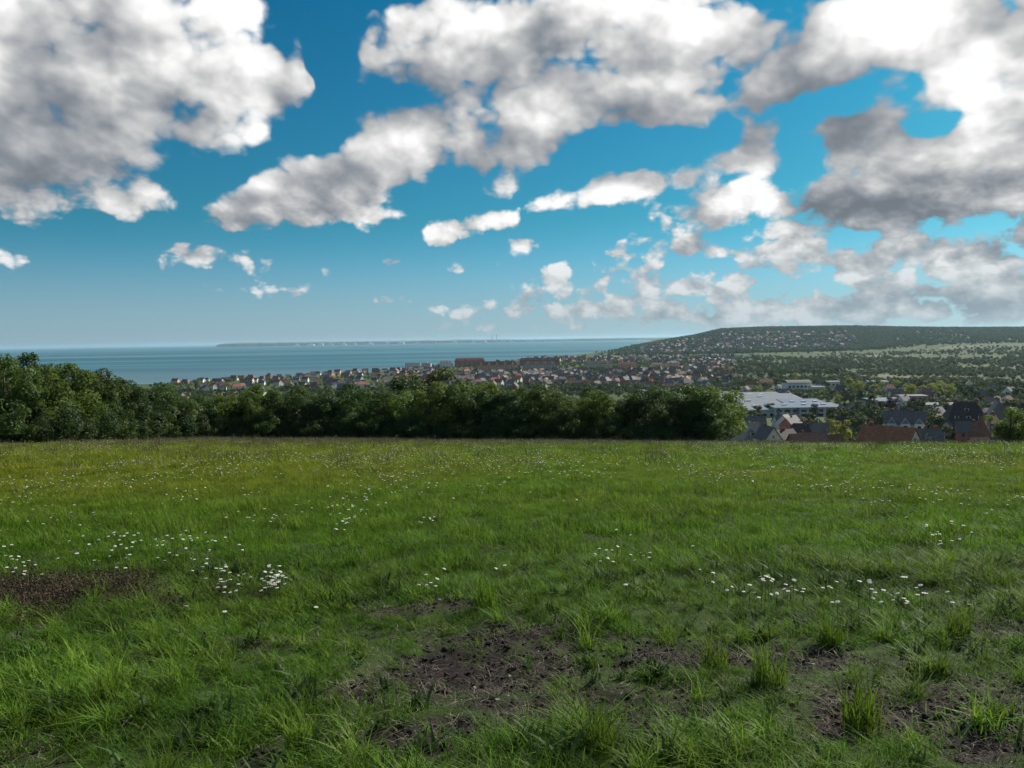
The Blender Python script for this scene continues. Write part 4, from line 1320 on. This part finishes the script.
# --- far houses: a few kinds, many copies; at this distance one mesh each
def far_house_mesh(seed, w, d, e, r, wall, roof, floors=2, hip=0.0):
    rng = np.random.RandomState(seed)
    mb = MB()
    if hip: mb.box(-w / 2, w / 2, -d / 2, d / 2, -1.5, e, 0)
    else: mb.gable_body(-w / 2, w / 2, -d / 2, d / 2, -1.5, e, r - .06, 0)
    mb.gable_roof(-w / 2, w / 2, -d / 2, d / 2, e, r, .4, .25, 1, hip=hip)
    for c in ([-w * .3, w * .3] if w > 12 else [rng.choice([-1, 1]) * w * .3]): mb.box(c - .5, c + .5, -.4, .4, r - .8, r + 1.1, 3)
    n = max(2, int(w // 3.2))
    for fl in range(floors):
        z = .8 + fl * (e - .4) / floors
        for i in range(n):
            u = (-.5 + (i + .5) / n) * w
            mb.box(u - .55, u + .55, -d / 2 - .04, -d / 2 + .02, z, z + 1.4, 2)
    for z in ([1.0, 3.6] if not hip else [1.0]):
        mb.box(-w / 2 - .04, -w / 2 + .02, -.6, .6, z, z + 1.3, 2)
    return mb.mesh('far_house', [M[wall], M[roof], M['glass'], M['chim']])


FH = [(far_house_mesh(1, 10, 8, 5.2, 9.2, 'white', 'slate'), 'white house with dark slate roof'),
      (far_house_mesh(2, 9, 8, 3.4, 7.4, 'cream', 'tile_brown', 1), 'cream bungalow with brown roof'),
      (far_house_mesh(3, 11, 8, 5.4, 9.4, 'white', 'tile_red'), 'white house with red tiled roof'),
      (far_house_mesh(4, 12, 9, 5.6, 10.0, 'peach', 'slate', 2, 3), 'peach house with hipped slate roof'),
      (far_house_mesh(5, 9, 8, 5.6, 9.8, 'brick', 'slate'), 'brick house with slate roof'),
      (far_house_mesh(6, 10, 7.5, 3.2, 7.0, 'cream', 'slate', 1), 'pale bungalow with slate roof')]
VILLA = [(far_house_mesh(11, 16, 12, 10, 16, 'cream', 'tile_brown', 3, 4), 'tall cream villa with brown hipped roof'),
         (far_house_mesh(12, 15, 11, 10.5, 15.5, 'peach', 'slate', 3), 'tall peach villa with slate roof'),
         (far_house_mesh(13, 19, 12, 11, 15.5, 'white', 'tile_dark', 3, 4), 'tall white villa with dark roof'),
         (far_house_mesh(14, 14, 12, 9, 14.5, 'brick', 'tile_brown', 3), 'tall brick villa with brown roof')]


def far_house(kinds, px, Y, name, where, grp, rz=None, s_=1.0, k=None, lab=None):
    x = px_x(px, Y)
    k = rs.randint(len(kinds)) if k is None else k
    me, w_ = kinds[k]
    o = link(name, me, loc=(x, Y, gz(x, Y)), rz=rs.uniform(-.8, .8) + (PI2 if rs.rand() < .35 else 0) if rz is None else rz)
    o.scale = (s_, s_, s_)
    return tag(o, lab or w_ + ' ' + where, 'house', grp)


def zone(px):
    return ['near the shore at the left', 'in the left half of the town', 'in the middle of the town', 'in the town before the brick blocks', 'in the right part of the town'][int(np.searchsorted([255, 400, 480, 610], px))]


# villas on the sea front, against the water
k = 0
for px in np.arange(176, 452, 9.5):
    Yb = float(np.interp(px, [170, 250, 320, 400, 460, 520], [1440, 1570, 1700, 1930, 2230, 2500]))
    far_house(VILLA, px + rs.uniform(-2, 2), Yb + rs.uniform(-20, 90), 'seafront_villa', 'on the sea front, %s from the left' % ORD[k], 'villas along the sea front', rz=rs.uniform(-.3, .3), s_=rs.uniform(.75, 1.05))
    k += 1
# houses of the town
n = 0
tries = 0
taken = []
while n < 200 and tries < 6000:
    tries += 1
    px = rs.uniform(176, 735) if rs.rand() < .35 else rs.uniform(395, 700)
    Y = 960 * (2050 / 960) ** rs.rand()
    if rs.rand() < .3: Y = rs.uniform(1080, 1400)
    x = px_x(px, Y)
    if x < np.interp(Y, SHY, SHX) + 110: continue
    if any(abs(x - a) < 13 and abs(Y - b_) < 15 for a, b_ in taken): continue
    if px > 440 and 1560 < Y < 2060: continue
    taken.append((x, Y))
    far_house(FH, px, Y, 'town_house', zone(px) + (', near the hedge' if Y < 1250 else ', towards the sea' if Y > 1600 else ''), 'houses of the town by the sea', s_=rs.uniform(.9, 1.2)); n += 1
# on the lower slope of the hill and along its foot
for i in range(75):
    px = 640 + 190 * rs.rand() ** .8
    Y = rs.uniform(3050, 3950)
    far_house([FH[0], FH[2], FH[5], FH[0]], px, Y, 'hillside_house', 'on the wooded hillside across the plain', 'houses scattered over the hillside', s_=rs.uniform(1.1, 1.6))
for i in range(16):
    far_house([FH[0], FH[5]], rs.uniform(840, 1010), rs.uniform(2900, 4000), 'hillside_house', 'among the fields on the right of the hill', 'houses among the hill fields', s_=rs.uniform(1.1, 1.6))
for i in range(22):
    far_house(FH, rs.uniform(745, 1020), rs.uniform(640, 1000), 'plain_house', 'among the trees on the plain at the right', 'houses among the trees of the plain', s_=rs.uniform(.8, 1.05))


# the rest of the town and of the hillside village, too many and too small to tell apart
def town_mass():
    xs, ys = [], []
    t = 0
    while len(xs) < 620 and t < 20000:
        t += 1
        px = rs.uniform(200, 735) if rs.rand() < .3 else rs.uniform(395, 735)
        Y = 1100 * (2700 / 1100) ** rs.rand()
        x = px_x(px, Y)
        if x < np.interp(Y, SHY, SHX) + 90 or (440 < px < 690 and 1560 < Y < 2100): continue
        if any(abs(x - a) < 12 and abs(Y - b_) < 14 for a, b_ in taken): continue
        taken.append((x, Y)); xs.append(x); ys.append(Y)
    for i in range(520):
        px = 640 + 215 * rs.rand() ** .8; Y = rs.uniform(3000, 4100)
        xs.append(px_x(px, Y)); ys.append(Y)
    X, Y = np.array(xs), np.array(ys); k = len(X)
    s_ = rs.uniform(.85, 1.15, k) * np.where(Y > 2900, 1.35, 1)
    o = gn_scatter('far_houses', np.stack([X, Y, height(X, Y)], -1), np.stack([0 * X, 0 * X, rs.uniform(-.9, .9, k)], -1), np.stack([s_] * 3, -1), rs.randint(0, 6, k), source_collection('house_kinds', [q[0] for q in FH]))
    tag(o, 'mass of small far houses between the ones that stand out', kind='stuff')


town_mass()


for i in range(34):
    px = rs.uniform(742, 1018); Y = rs.uniform(270, 610)
    if 745 < px < 845 and Y > 430: continue
    if 868 < px < 925 and Y < 345: continue
    far_house([FH[0], FH[5], FH[4], FH[1]], px, Y, 'village_house', 'below the field, %s' % ('left of the red roof' if px < 865 else 'right of the gabled terrace' if px > 925 else 'behind the gabled terrace'), 'smaller houses of the village below the field', s_=rs.uniform(.7, .9))


# long apartment blocks in the town
def block(label, px, Y, wpx, h, roofh, wall, roof, rz=0.0, d=14, bays=None):
    x = px_x(px, Y); w = wpx / F * Y
    rt = tag(empty('apartment_block', (x, Y, gz(x, Y) - 1), rz), label, 'apartment block')
    mb = MB().box(-w / 2, w / 2, -d / 2, d / 2, 0, h)
    nb = max(3, int(w / 3.4)); nf = max(2, int(h / 3))
    for i in range(nb):
        u = (-.5 + (i + .5) / nb) * w
        for f in range(nf):
            z = 1.2 + f * (h - .6) / nf
            mb.box(u - .65, u + .65, -d / 2 - .05, -d / 2 + .02, z, z + 1.7, 1)
        if i % 4 == 1: mb.box(u - 1.9, u + 1.9, -d / 2 - 1.3, -d / 2 - .07, h * .25, h * .27, 2); mb.box(u - 1.9, u + 1.9, -d / 2 - 1.3, -d / 2 - .07, h * .55, h * .57, 2)
    mb.build('wall', [M[wall], M['glass'], M['white']], rt)
    if roofh > .5:
        rb = MB().gable_roof(-w / 2, w / 2, -d / 2, d / 2, h, h + roofh, .5, .3, hip=4)
        ro = rb.build('roof', M[roof], rt)
        for i in range(max(2, int(w / 16))):
            u = (-.5 + (i + .5) / max(2, int(w / 16))) * w
            MB().add([(u - 3.2, -d / 2 - .6, h - .1), (u + 3.2, -d / 2 - .6, h - .1), (u, -d / 2 - .6, h + roofh * .85), (u - 3.2, 0, h - .1), (u + 3.2, 0, h - .1), (u, 0, h + roofh * .85)],
                     [[0, 1, 2], [3, 5, 4], [0, 2, 5, 3], [1, 4, 5, 2], [0, 3, 4, 1]]).build('roof_gable', M[wall], ro)
    else:
        MB().box(-w / 2 - .3, w / 2 + .3, -d / 2 - .3, d / 2 + .3, h + .01, h + .5).build('roof', M[roof], rt)
        MB().box(-w / 6, w / 8, -2, 2, h + .5, h + 2.6).build('lift_house', M['white'], rt)
    return rt


block('white flat-roofed apartment block on the sea front', 413, 1900, 15, 17, 0, 'white', 'zinc', .1)
block('small grey flat-roofed block right of the white apartment block', 427, 2000, 9, 15, 0, 'greywall', 'zinc', -.1)
block('white block with grey roof left of the long brick blocks', 446, 1960, 12, 17, 3, 'white', 'slate', .1)
block('leftmost long brick block with a brown roof, nearest the water', 470, 2060, 30, 17, 6, 'brick', 'tile_red', .05)
block('long brick block with pale gables, left of the grey-fronted block', 497, 1720, 40, 15, 7, 'peach', 'tile_red', .08)
block('brick block behind the long brick row, above the dark trees', 540, 2050, 40, 15, 6, 'brick', 'tile_brown', -.05)
block('grey-fronted block with regular windows and red-brown roof', 540, 1700, 33, 15, 6, 'greywall', 'tile_red', 0)
block('pale brick block right of the dark trees of the town', 598, 1720, 28, 13, 5, 'cream', 'tile_dark', .05)
block('bright orange apartment house in the middle of the town', 628, 1600, 18, 13, 5, 'peach', 'tile_red', -.1)
block('pale tall block left of the peach one', 657, 1560, 13, 13, 4, 'cream', 'tile_brown', 0)
block('peach block at the right end of the town', 673, 1660, 13, 13, 3, 'peach', 'zinc', .1)
block('low pale building among trees at the right end of the town', 866 - 148, 1500, 13, 8, 3, 'cream', 'tile_red', .1)


# --- the harbour city on the far shore
def stack_chimney(px, lab, h):
    Y = 20500
    rt = MB().tube([(0, 0, -3), (0, 0, h * .5), (0, 0, h)], [11, 9, 7.5], 12)
    o = rt.build('power_station_chimney', M['greywall'], loc=(px_x(px, Y), Y, 0))
    tag(o, lab, 'chimney', 'power station chimneys on the far shore')


stack_chimney(493, 'left one of the two far chimneys on the horizon', 215)
stack_chimney(497.5, 'right one of the two far chimneys on the horizon', 215)
for i, px in enumerate([298, 312, 322, 331, 345, 356, 371, 388, 402, 418, 437, 455, 474, 486, 503, 512, 528, 547, 566]):
    Y = 21600
    mb = MB(); w = rs.uniform(60, 190)
    mb.box(-w / 2, w / 2, -30, 30, -2, rs.uniform(30, 55)); mb.box(-w / 5, w / 7, -20, 20, 20, rs.uniform(55, 75))
    o = mb.build('harbour_building', M['white'], loc=(px_x(px, Y), Y, 0), rz=rs.uniform(-.2, .2))
    tag(o, 'pale building of the far harbour city, %s from the left' % ORD[i], 'building', 'buildings on the far shore')

MB().tube([(0, 0, 0)] * 2, [1, 1]) if False else None
# ==== GRASS AND FLOWERS
def blade_group(rng, n, r, h, w, lean=.45, seg=3, flat=0.0):
    """n curved blades rooted in a disc"""
    V, Fc = [], []
    for i in range(n):
        a = rng.uniform(0, 2 * math.pi); q = r * math.sqrt(rng.rand())
        x0, y0 = q * math.cos(a), q * math.sin(a)
        hh = h * rng.uniform(.45, 1.15); ww = w * rng.uniform(.7, 1.2)
        t = rng.uniform(0, 2 * math.pi)
        dx, dy = math.cos(t), math.sin(t)
        ln = hh * (lean * rng.uniform(.2, 1.6))
        fx, fy = -dy, dx
        b0 = len(V)
        for k in range(seg + 1):
            u = k / seg
            wd = ww * (1 - u ** 1.6) * .5
            ox = ln * u * u
            z = hh * (u - flat * .35 * u * u) * (1 - .25 * min(1, ln / hh) * u)
            if k < seg:
                V.append((x0 + dx * ox - fx * wd, y0 + dy * ox - fy * wd, z)); V.append((x0 + dx * ox + fx * wd, y0 + dy * ox + fy * wd, z))
            else: V.append((x0 + dx * ox, y0 + dy * ox, z))
        for k in range(seg - 1): Fc.append([b0 + 2 * k, b0 + 2 * k + 1, b0 + 2 * k + 3, b0 + 2 * k + 2])
        Fc.append([b0 + 2 * seg - 2, b0 + 2 * seg - 1, b0 + 2 * seg])
    return V, Fc


def grass_mat(name, dark, light, dry, dryness=.15, trans=.35):
    m_, nt, b, out = material(name)
    P = pos(b)
    n = b.noise(P, .9, 4, .6)
    n2 = b.noise(P, .14, 3, .5)
    n3 = b.noise(P, 55.0, 0, .5)
    sp = b.n('ShaderNodeSeparateXYZ'); nt.links.new(P, sp.inputs[0])
    far = b.ramp(sp.outputs[1], 7.0, 26.0)
    vfar = b.ramp(sp.outputs[1], 40.0, 88.0)
    left = b.ramp(sp.outputs[0], 2.0, -9.0)
    c = b.mix(b.ramp(b.m('ADD', b.m('MULTIPLY', n, .6), b.m('MULTIPLY', n3, .4)), .36, .66), dark, light)
    # further out the sward is ripe: olive, with brown seed heads at the crest
    olive = b.mix(b.ramp(n2, .35, .65), (light[0] * 1.55, light[1] * .90, light[2] * .9), (light[0] * 1.15, light[1] * .98, light[2] * .9))
    c = b.mix(b.m('MULTIPLY', far, .85), c, olive)
    c = b.mix(b.m('MULTIPLY', b.m('MULTIPLY', left, far), .6), c, (light[0] * 1.65, light[1] * .82, light[2] * .7))
    c = b.mix(b.m('MULTIPLY', vfar, .75), c, (.17, .155, .07))
    r = rnd(b)
    c = b.mix(b.ramp(b.m('ADD', r, b.m('MULTIPLY', n3, .5)), 1.5 - dryness * 2, 1.5 - dryness, 0, .7), c, dry)
    h = b.n('ShaderNodeHueSaturation')
    b.put(h.inputs['Value'], b.ramp(b.m('FRACT', b.m('MULTIPLY', r, 5.1)), 0, 1, .50, 1.45, smooth=False))
    nt.links.new(c, h.inputs['Color'])
    p = b.n('ShaderNodeBsdfPrincipled')
    nt.links.new(h.outputs[0], p.inputs['Base Color'])
    p.inputs['Roughness'].default_value = .6
    p.inputs['Specular IOR Level'].default_value = .10
    t = b.n('ShaderNodeBsdfTranslucent')
    nt.links.new(b.mix(.35, h.outputs[0], (light[0] * 1.3, light[1] * 1.3, light[2] * .5)), t.inputs[0])
    mx = b.n('ShaderNodeMixShader'); mx.inputs[0].default_value = trans
    nt.links.new(p.outputs[0], mx.inputs[1]); nt.links.new(t.outputs[0], mx.inputs[2]); nt.links.new(mx.outputs[0], out.inputs[0])
    return m_


GR = grass_mat('meadow_grass', (.044, .100, .010), (.128, .255, .024), (.20, .19, .09), .12)
GB = grass_mat('bright_grass', (.085, .150, .020), (.160, .260, .034), (.22, .22, .10), .05)
GD = grass_mat('dark_weed', (.035, .070, .022), (.070, .120, .035), (.10, .09, .05), .10, .2)
GS = simple('dead_straw', (.20, .17, .125), .9, .5, 9, objvar=.35)
GSEED = simple('seed_heads', (.17, .145, .085), .9, .3, 9, objvar=.3)
CLOD = simple('earth_clod', (.038, .029, .025), 1, .5, 30, objvar=.3)
STONE = simple('flint', (.34, .33, .31), .7, .3, 20, objvar=.3)
rg = np.random.RandomState(3)


def bl(name, mat, *a, **k):
    V, Fc = blade_group(rg, *a, **k)
    return mesh_np(name, V, Fc, [mat])


# near tufts (individual blades), 0-7 ; 0-3 grass, 4-5 bright rye tufts, 6-7 broad-leaved weeds
near_meshes = [bl('t', GR, 30, .075, .085, .0048, 1.0, 4), bl('t', GR, 34, .09, .070, .0044, 1.3, 4), bl('t', GR, 24, .06, .12, .0052, .9, 4), bl('t', GR, 38, .10, .050, .0042, 1.5),
               bl('t', GB, 40, .05, .17, .0075, .85, 4), bl('t', GB, 30, .07, .13, .0065, 1.0, 4), bl('t', GD, 12, .05, .085, .020, .9, 4), bl('t', GD, 9, .045, .13, .026, .7, 4)]
NEARC = source_collection('near_tufts', near_meshes)
mid_meshes = [bl('t', GR, 80, .20, .11, .008, .8, 2), bl('t', GR, 90, .24, .09, .008, 1.0, 2), bl('t', GR, 70, .18, .14, .008, .7, 2), bl('t', GB, 50, .16, .20, .010, .5, 2)]
MIDC = source_collection('mid_tufts', mid_meshes)
far_meshes = [bl('t', GR, 120, .50, .17, .018, .8, 2), bl('t', GR, 130, .55, .14, .018, .9, 2), bl('t', GR, 100, .45, .22, .016, .6, 2), bl('t', GSEED, 36, .50, .44, .014, .35, 2)]
FARC = source_collection('far_tufts', far_meshes)


def scatter_field(name, label, coll, dens, y0, y1, idxf, smin, smax, keepf=None, margin=1.5, wide=4.5, tilt=.12):
    """tufts between two depths inside the view wedge and a good way to both sides"""
    xs, ys = [], []
    area = lambda a, b_: (margin * .74) * (b_ * b_ - a * a)
    n = int(dens * (area(y0, y1) + 2 * wide * (y1 - y0)))
    Y = np.sqrt(rg.uniform(y0 ** 2, y1 ** 2, n))
    X = rg.uniform(-1, 1, n) * (.74 * margin * Y + wide)
    if keepf is not None:
        k = rg.rand(n) < keepf(X, Y)
        X, Y = X[k], Y[k]
    n = len(X)
    s_ = rg.uniform(smin, smax, n) * (.35 + 1.3 * fbm(X * 1.3, Y * 1.3, 3, 91))
    Z = field_z(X, Y) - .006
    rot = np.stack([rg.normal(0, tilt, n), rg.normal(0, tilt, n), rg.uniform(0, 6.28, n)], -1)
    o = gn_scatter(name, np.stack([X, Y, Z], -1), rot, np.stack([s_, s_, s_ * rg.uniform(.8, 1.2, n)], -1), idxf(X, Y, n), coll)
    tag(o, label, kind='stuff')
    return n


def near_idx(X, Y, n):
    r = rg.rand(n)
    lush = fbm(X * .9, Y * .9, 3, 95)
    i = rg.randint(0, 4, n)
    i = np.where((r < .08) | ((lush > .58) & (r < .24)), 4 + rg.randint(0, 2, n), i)
    i = np.where(r > .93 - .06 * (lush < .45), 6 + rg.randint(0, 2, n), i)
    return i


def near_keep(X, Y):
    b_ = bare_f(X, Y)
    return np.clip(1.05 - 1.8 * b_, .12, 1) * np.clip((fbm(X * 2.4, Y * 2.4, 3, 99) - .30) * 5, .25, 1)


print('near', scatter_field('near_grass', 'rough green grass in the foreground of the meadow', NEARC, 260, 2.2, 8.5, near_idx, .75, 1.25, near_keep))
print('mid', scatter_field('middle_grass', 'taller green grass of the meadow behind the broken turf', MIDC, 40, 8.0, 26, lambda X, Y, n: np.where(rg.rand(n) < .07, 3, rg.randint(0, 3, n)), .8, 1.3, lambda X, Y: np.clip(1.05 - 1.6 * bare_f(X, Y), .05, 1)))
print('far', scatter_field('far_grass', 'ripening olive grass over the far part of the meadow', FARC, 5.5, 25, 94.5, lambda X, Y, n: np.where(rg.rand(n) < .05 + .25 * sstep(40, 85, Y), 3, rg.randint(0, 3, n)), .8, 1.25, margin=1.5))

# single lush rye tufts that stand out in the foreground
TU = bl('tuft_blades', GB, 120, .09, .30, .0085, .6, 4)
for (px, py, s_, lab) in [(862, 735, 1.15, 'bright green grass tuft beside the bare earth at the lower right'), (768, 690, 1.1, 'bright green grass tuft left of the lower right bare patch'), (715, 668, .9, 'bright green tuft below the bare patch right of centre'),
                          (485, 612, 1.1, 'tall dark green tuft standing behind the central bare patch'), (830, 642, .8, 'bright tuft between the two bare patches on the right'), (958, 640, .9, 'yellowish green tuft above the lower right bare patch'),
                          (600, 762, .8, 'bright tuft cut by the bottom edge, right of centre'), (300, 745, .8, 'bright tuft near the bottom, left of the central bare patch'), (105, 705, .9, 'broad green tuft at the lower left')]:
    x, y = ground_at(px, py)
    o = link('grass_tuft', TU, loc=(x, y, float(field_z(np.array([x]), np.array([y]))[0]) - .01), rz=rg.uniform(0, 6))
    o.scale = (s_,) * 3
    tag(o, lab, 'grass tuft', 'bright tufts of grass in the foreground')


# ---- bare earth: clods, stones and dead straw
def blob(r, mat, flat=.7):
    bm_ = []
    import bmesh
    bm = bmesh.new(); bmesh.ops.create_icosphere(bm, subdivisions=2, radius=r)
    for v in bm.verts:
        v.co *= 1 + rg.uniform(-.28, .28); v.co.z *= flat
    me = bpy.data.meshes.new('clod'); bm.to_mesh(me); bm.free(); me.materials.append(mat)
    return me


SOILC = source_collection('soil_bits', [blob(.012, CLOD), blob(.019, CLOD, .5), blob(.008, CLOD), blob(.010, STONE, .6)])
STRAWC = source_collection('straw_bits', [bl('s', GS, 18, .09, .020, .0030, 3.2, 3), bl('s', GS, 22, .11, .016, .0028, 3.8, 3), bl('s', GS, 12, .08, .026, .0036, 2.6, 3)])


def near_scatter(name, label, coll, n, nk, prob, smin, smax, lift=0.0, wts=None):
    Y = np.sqrt(rg.uniform(2.3 ** 2, 11.5 ** 2, n)); X = rg.uniform(-1, 1, n) * (.95 * Y + 1)
    k = rg.rand(n) < prob(X, Y); X, Y = X[k], Y[k]; n = len(X)
    s_ = rg.uniform(smin, smax, n) ** 1.5
    o = gn_scatter(name, np.stack([X, Y, field_z(X, Y) + lift], -1), np.stack([rg.normal(0, .3, n), rg.normal(0, .3, n), rg.uniform(0, 6.3, n)], -1), np.stack([s_] * 3, -1),
                   rg.choice(nk, n, p=wts) if wts else rg.randint(0, nk, n), coll)
    tag(o, label, kind='stuff')


near_scatter('soil_clods', 'dark clods of earth and small flints on the bare patches', SOILC, 90000, 4, lambda X, Y: np.clip(bare_f(X, Y) * 1.3 - .15, 0, 1), .5, 1.4, wts=[.38, .1, .505, .015])
near_scatter('dead_straw', 'dead straw lying on and around the bare patches', STRAWC, 46000, 3, lambda X, Y: np.clip(.06 + .42 * np.clip(bare_f(X, Y) * 3, 0, 1) * (fbm(X * 1.5, Y * 1.5, 2, 120) > .45), 0, 1), .7, 1.5, .004)

# ---- ox-eye daisies
PETAL = simple('daisy_petals', (.78, .79, .78), .6, .06, 20)
YOLK = simple('daisy_disc', (.60, .40, .04), .8, .2, 60)
STEM = simple('daisy_stem', (.06, .11, .03), .7, .2, 20)


def flower_head(rng, r, np_=15, droop=.12):
    V, Fc = [], []
    for i in range(np_):
        a = 2 * math.pi * i / np_ + rng.uniform(-.06, .06); wd = .16
        rr = r * rng.uniform(.88, 1.05)
        pts = []
        for (q, w_, z) in ((.22, .5, 0), (.65, 1, .04), (.93, .75, -droop * .5), (1.0, .2, -droop)):
            for s_ in (-1, 1):
                aa = a + s_ * wd * w_ / max(q, .35) * .62
                V.append((rr * q * math.cos(aa), rr * q * math.sin(aa), z * r))
        b0 = len(V) - 8
        for k in range(3): Fc.append([b0 + 2 * k, b0 + 2 * k + 2, b0 + 2 * k + 3, b0 + 2 * k + 1])
    return V, Fc


def daisy_parts(rng, r, h):
    V, Fc = flower_head(rng, r)
    tx, ty = rng.uniform(-.35, .35), rng.uniform(-.55, .1)
    Rm = np.array((Matrix.Rotation(tx, 3, 'Y') @ Matrix.Rotation(-ty, 3, 'X')))
    top = np.array([rng.uniform(-.12, .12) * h, rng.uniform(-.12, .12) * h, h])
    V = (np.array(V) @ Rm.T + top)
    pet = mesh_np('petals', V, Fc, [PETAL])
    dv, df = [], []
    for (q, z) in ((.26, 0.02), (.2, .10), (.08, .14)):
        for k in range(8): dv.append((r * q * math.cos(k * PI2 / 2), r * q * math.sin(k * PI2 / 2), r * z))
    for j in range(2):
        for k in range(8): df.append([j * 8 + k, j * 8 + (k + 1) % 8, (j + 1) * 8 + (k + 1) % 8, (j + 1) * 8 + k])
    df.append([16 + k for k in range(8)])
    disc = mesh_np('disc', np.array(dv) @ Rm.T + top, df, [YOLK])
    st = MB().tube([(0, 0, -.02), (top[0] * .3, top[1] * .3, h * .5), tuple(top)], [.0022, .0018, .0015], 5).mesh('stem', STEM)
    return pet, disc, st


DK = [daisy_parts(np.random.RandomState(500 + i), .0175, h_) for i, h_ in enumerate((.13, .17, .21, .24, .15))]


def joined(parts, name, hs=1.0):
    """the three parts of a flower as one mesh, for the flowers too far off to show them"""
    V, Fc, I = [], [], []
    for j, me in enumerate(parts):
        k = len(V)
        V += [tuple(v.co) for v in me.vertices]; Fc += [[k + i for i in p.vertices] for p in me.polygons]; I += [j] * len(me.polygons)
    return mesh_np(name, V, Fc, [PETAL, YOLK, STEM], I)


DJ = [joined(p, 'daisy') for p in DK]

# drifts of flowers: pixel centre, half sizes in pixels, how many, words
DRIFT = [(273, 587, 17, 9, 46, 'in the dense white clump left of centre'), (222, 577, 18, 6, 20, 'in the small drift left of the dense clump'), (228, 592, 9, 4, 8, 'just below the small drift left of the dense clump'),
         (12, 570, 26, 10, 34, 'at the left edge above the brown weeds'), (135, 556, 32, 9, 40, 'in the long drift at the left'), (195, 552, 22, 9, 24, 'at the right end of the long left drift'),
         (425, 523, 6, 2, 7, 'in the little group in the middle of the meadow'), (345, 530, 8, 4, 8, 'beside the little group left of the middle'), (432, 590, 10, 4, 7, 'before the dark hollow left of centre'),
         (352, 520, 10, 4, 8, 'in the left middle of the meadow'), (765, 597, 32, 7, 26, 'in the loose row right of centre'), (905, 603, 28, 7, 22, 'in the row at the right'), (830, 598, 20, 5, 6, 'between the two rows on the right'),
         (940, 542, 14, 5, 16, 'in the tight group far right'), (640, 566, 36, 7, 18, 'in the drift right of the centre'), (615, 545, 40, 8, 14, 'in the upper drift right of the centre'), (480, 600, 22, 6, 6, 'in thin grass behind the bare patch')]
SINGLE = [(187, 606, 'single daisy left of the dense clump, lower in the grass'), (316, 613, 'single daisy right of the dense clump'), (970, 619, 'single large daisy near the right edge'), (629, 607, 'single daisy just right of centre'),
          (224, 618, 'single daisy below the small drift'), (497, 570, 'tall single daisy in the middle'), (505, 573, 'second tall daisy in the middle'), (838, 619, 'single daisy below the right rows')]
cnt = 0


def one_daisy(x, y, lab, grp, s_=1.0):
    global cnt
    k = cnt % 5; cnt += 1
    z = float(field_z(np.array([x]), np.array([y]))[0])
    if y < 8.6:
        o = tag(empty('daisy', (x, y, z), rg.uniform(0, 6.28)), lab, 'daisy', grp)
        for nm, me in zip(('petals', 'disc', 'stem'), DK[k]): link(nm, me, o)
    else:
        o = tag(link('daisy', DJ[k], loc=(x, y, z), rz=rg.uniform(-.8, .8)), lab, 'daisy', grp)
    o.scale = (s_,) * 3


for (px, py, lab) in SINGLE:
    x, y = ground_at(px, py + 14); one_daisy(x, y, lab, None, 1.15)
for (px, py, hx, hy, n, where) in DRIFT:
    for i in range(n):
        if cnt >= 298: break
        a, b_ = rg.normal(0, .42 if 'dense' in where and 'left of the' not in where else .85, 2)
        x, y = ground_at(px + a * hx, py + b_ * hy + 8)
        one_daisy(x, y, 'white daisy ' + where, 'daisies ' + where, rg.uniform(.85, 1.2))
# the rest of the flowers, thinning towards the crest
DC = source_collection('daisy_heads', DJ)
n = 82000
Y = np.sqrt(rg.uniform(9.5 ** 2, 88 ** 2, n)); X = rg.uniform(-1, 1, n) * (1.1 * Y)
f = fbm(X / 1.6, Y / 2.6, 3, 201) * .6 + fbm(X / 9, Y / 12, 2, 205) * .4
pr = np.clip((f - .53) * 9, 0, 1) * np.interp(Y, [9, 14, 25, 40, 90], [.7, 1.0, 1.0, .75, .25]) + np.interp(Y, [9, 20, 40, 90], [.012, .03, .04, .03])
k = rg.rand(n) < pr
X, Y = X[k], Y[k]; n = len(X)
s_ = rg.uniform(.85, 1.25, n) * np.interp(Y, [9, 30, 90], [1, 1.25, 1.5])
o = gn_scatter('meadow_daisies', np.stack([X, Y, field_z(X, Y) + .03], -1), np.stack([0 * X, 0 * X, rg.uniform(0, 6.3, n)], -1), np.stack([s_] * 3, -1), rg.randint(0, 5, n), DC)
tag(o, 'countless white daisies scattered over the rest of the meadow', kind='stuff')
print('daisies', n)

# dead brown weeds at the left of the foreground
DW = []
for i in range(3):
    V, Fc = blade_group(rg, 60, .16, .17, .004, .7, 3)
    n0 = len(V)
    P = np.array([(V[j][0], V[j][1], V[j][2]) for j in range(0, n0, 4)]) * np.array([1, 1, 1.1])
    V2, F2 = leaf_quads(P, rg.normal(size=P.shape), .010, rg)
    V = V + [tuple(v) for v in V2]; Fc = Fc + [[n0 + q for q in f_] for f_ in F2]
    DW.append(mesh_np('dead_weed', V, Fc, [simple('dead_weed', (.11, .085, .050), 1, .55, 12, objvar=.35)]))
DWC = source_collection('dead_weeds', DW)
n = 800
cx, cy = ground_at(30, 594)
X = cx - .3 + np.abs(rg.normal(0, 1.0, n)) * np.sign(rg.rand(n) - .3); Y = rg.normal(cy, .42, n)
k = fbm(X * 2.2, Y * 2.2, 3, 210) > .47
X, Y = X[k], Y[k]; n = len(X)
s_ = rg.uniform(.3, 1.15, n)
o = gn_scatter('dead_weeds', np.stack([X, Y, field_z(X, Y)], -1), np.stack([rg.normal(0, .2, n), rg.normal(0, .2, n), rg.uniform(0, 6.3, n)], -1), np.stack([s_] * 3, -1), rg.randint(0, 3, n), DWC)
tag(o, 'patch of dead brown weeds in the grass at the left', kind='stuff')
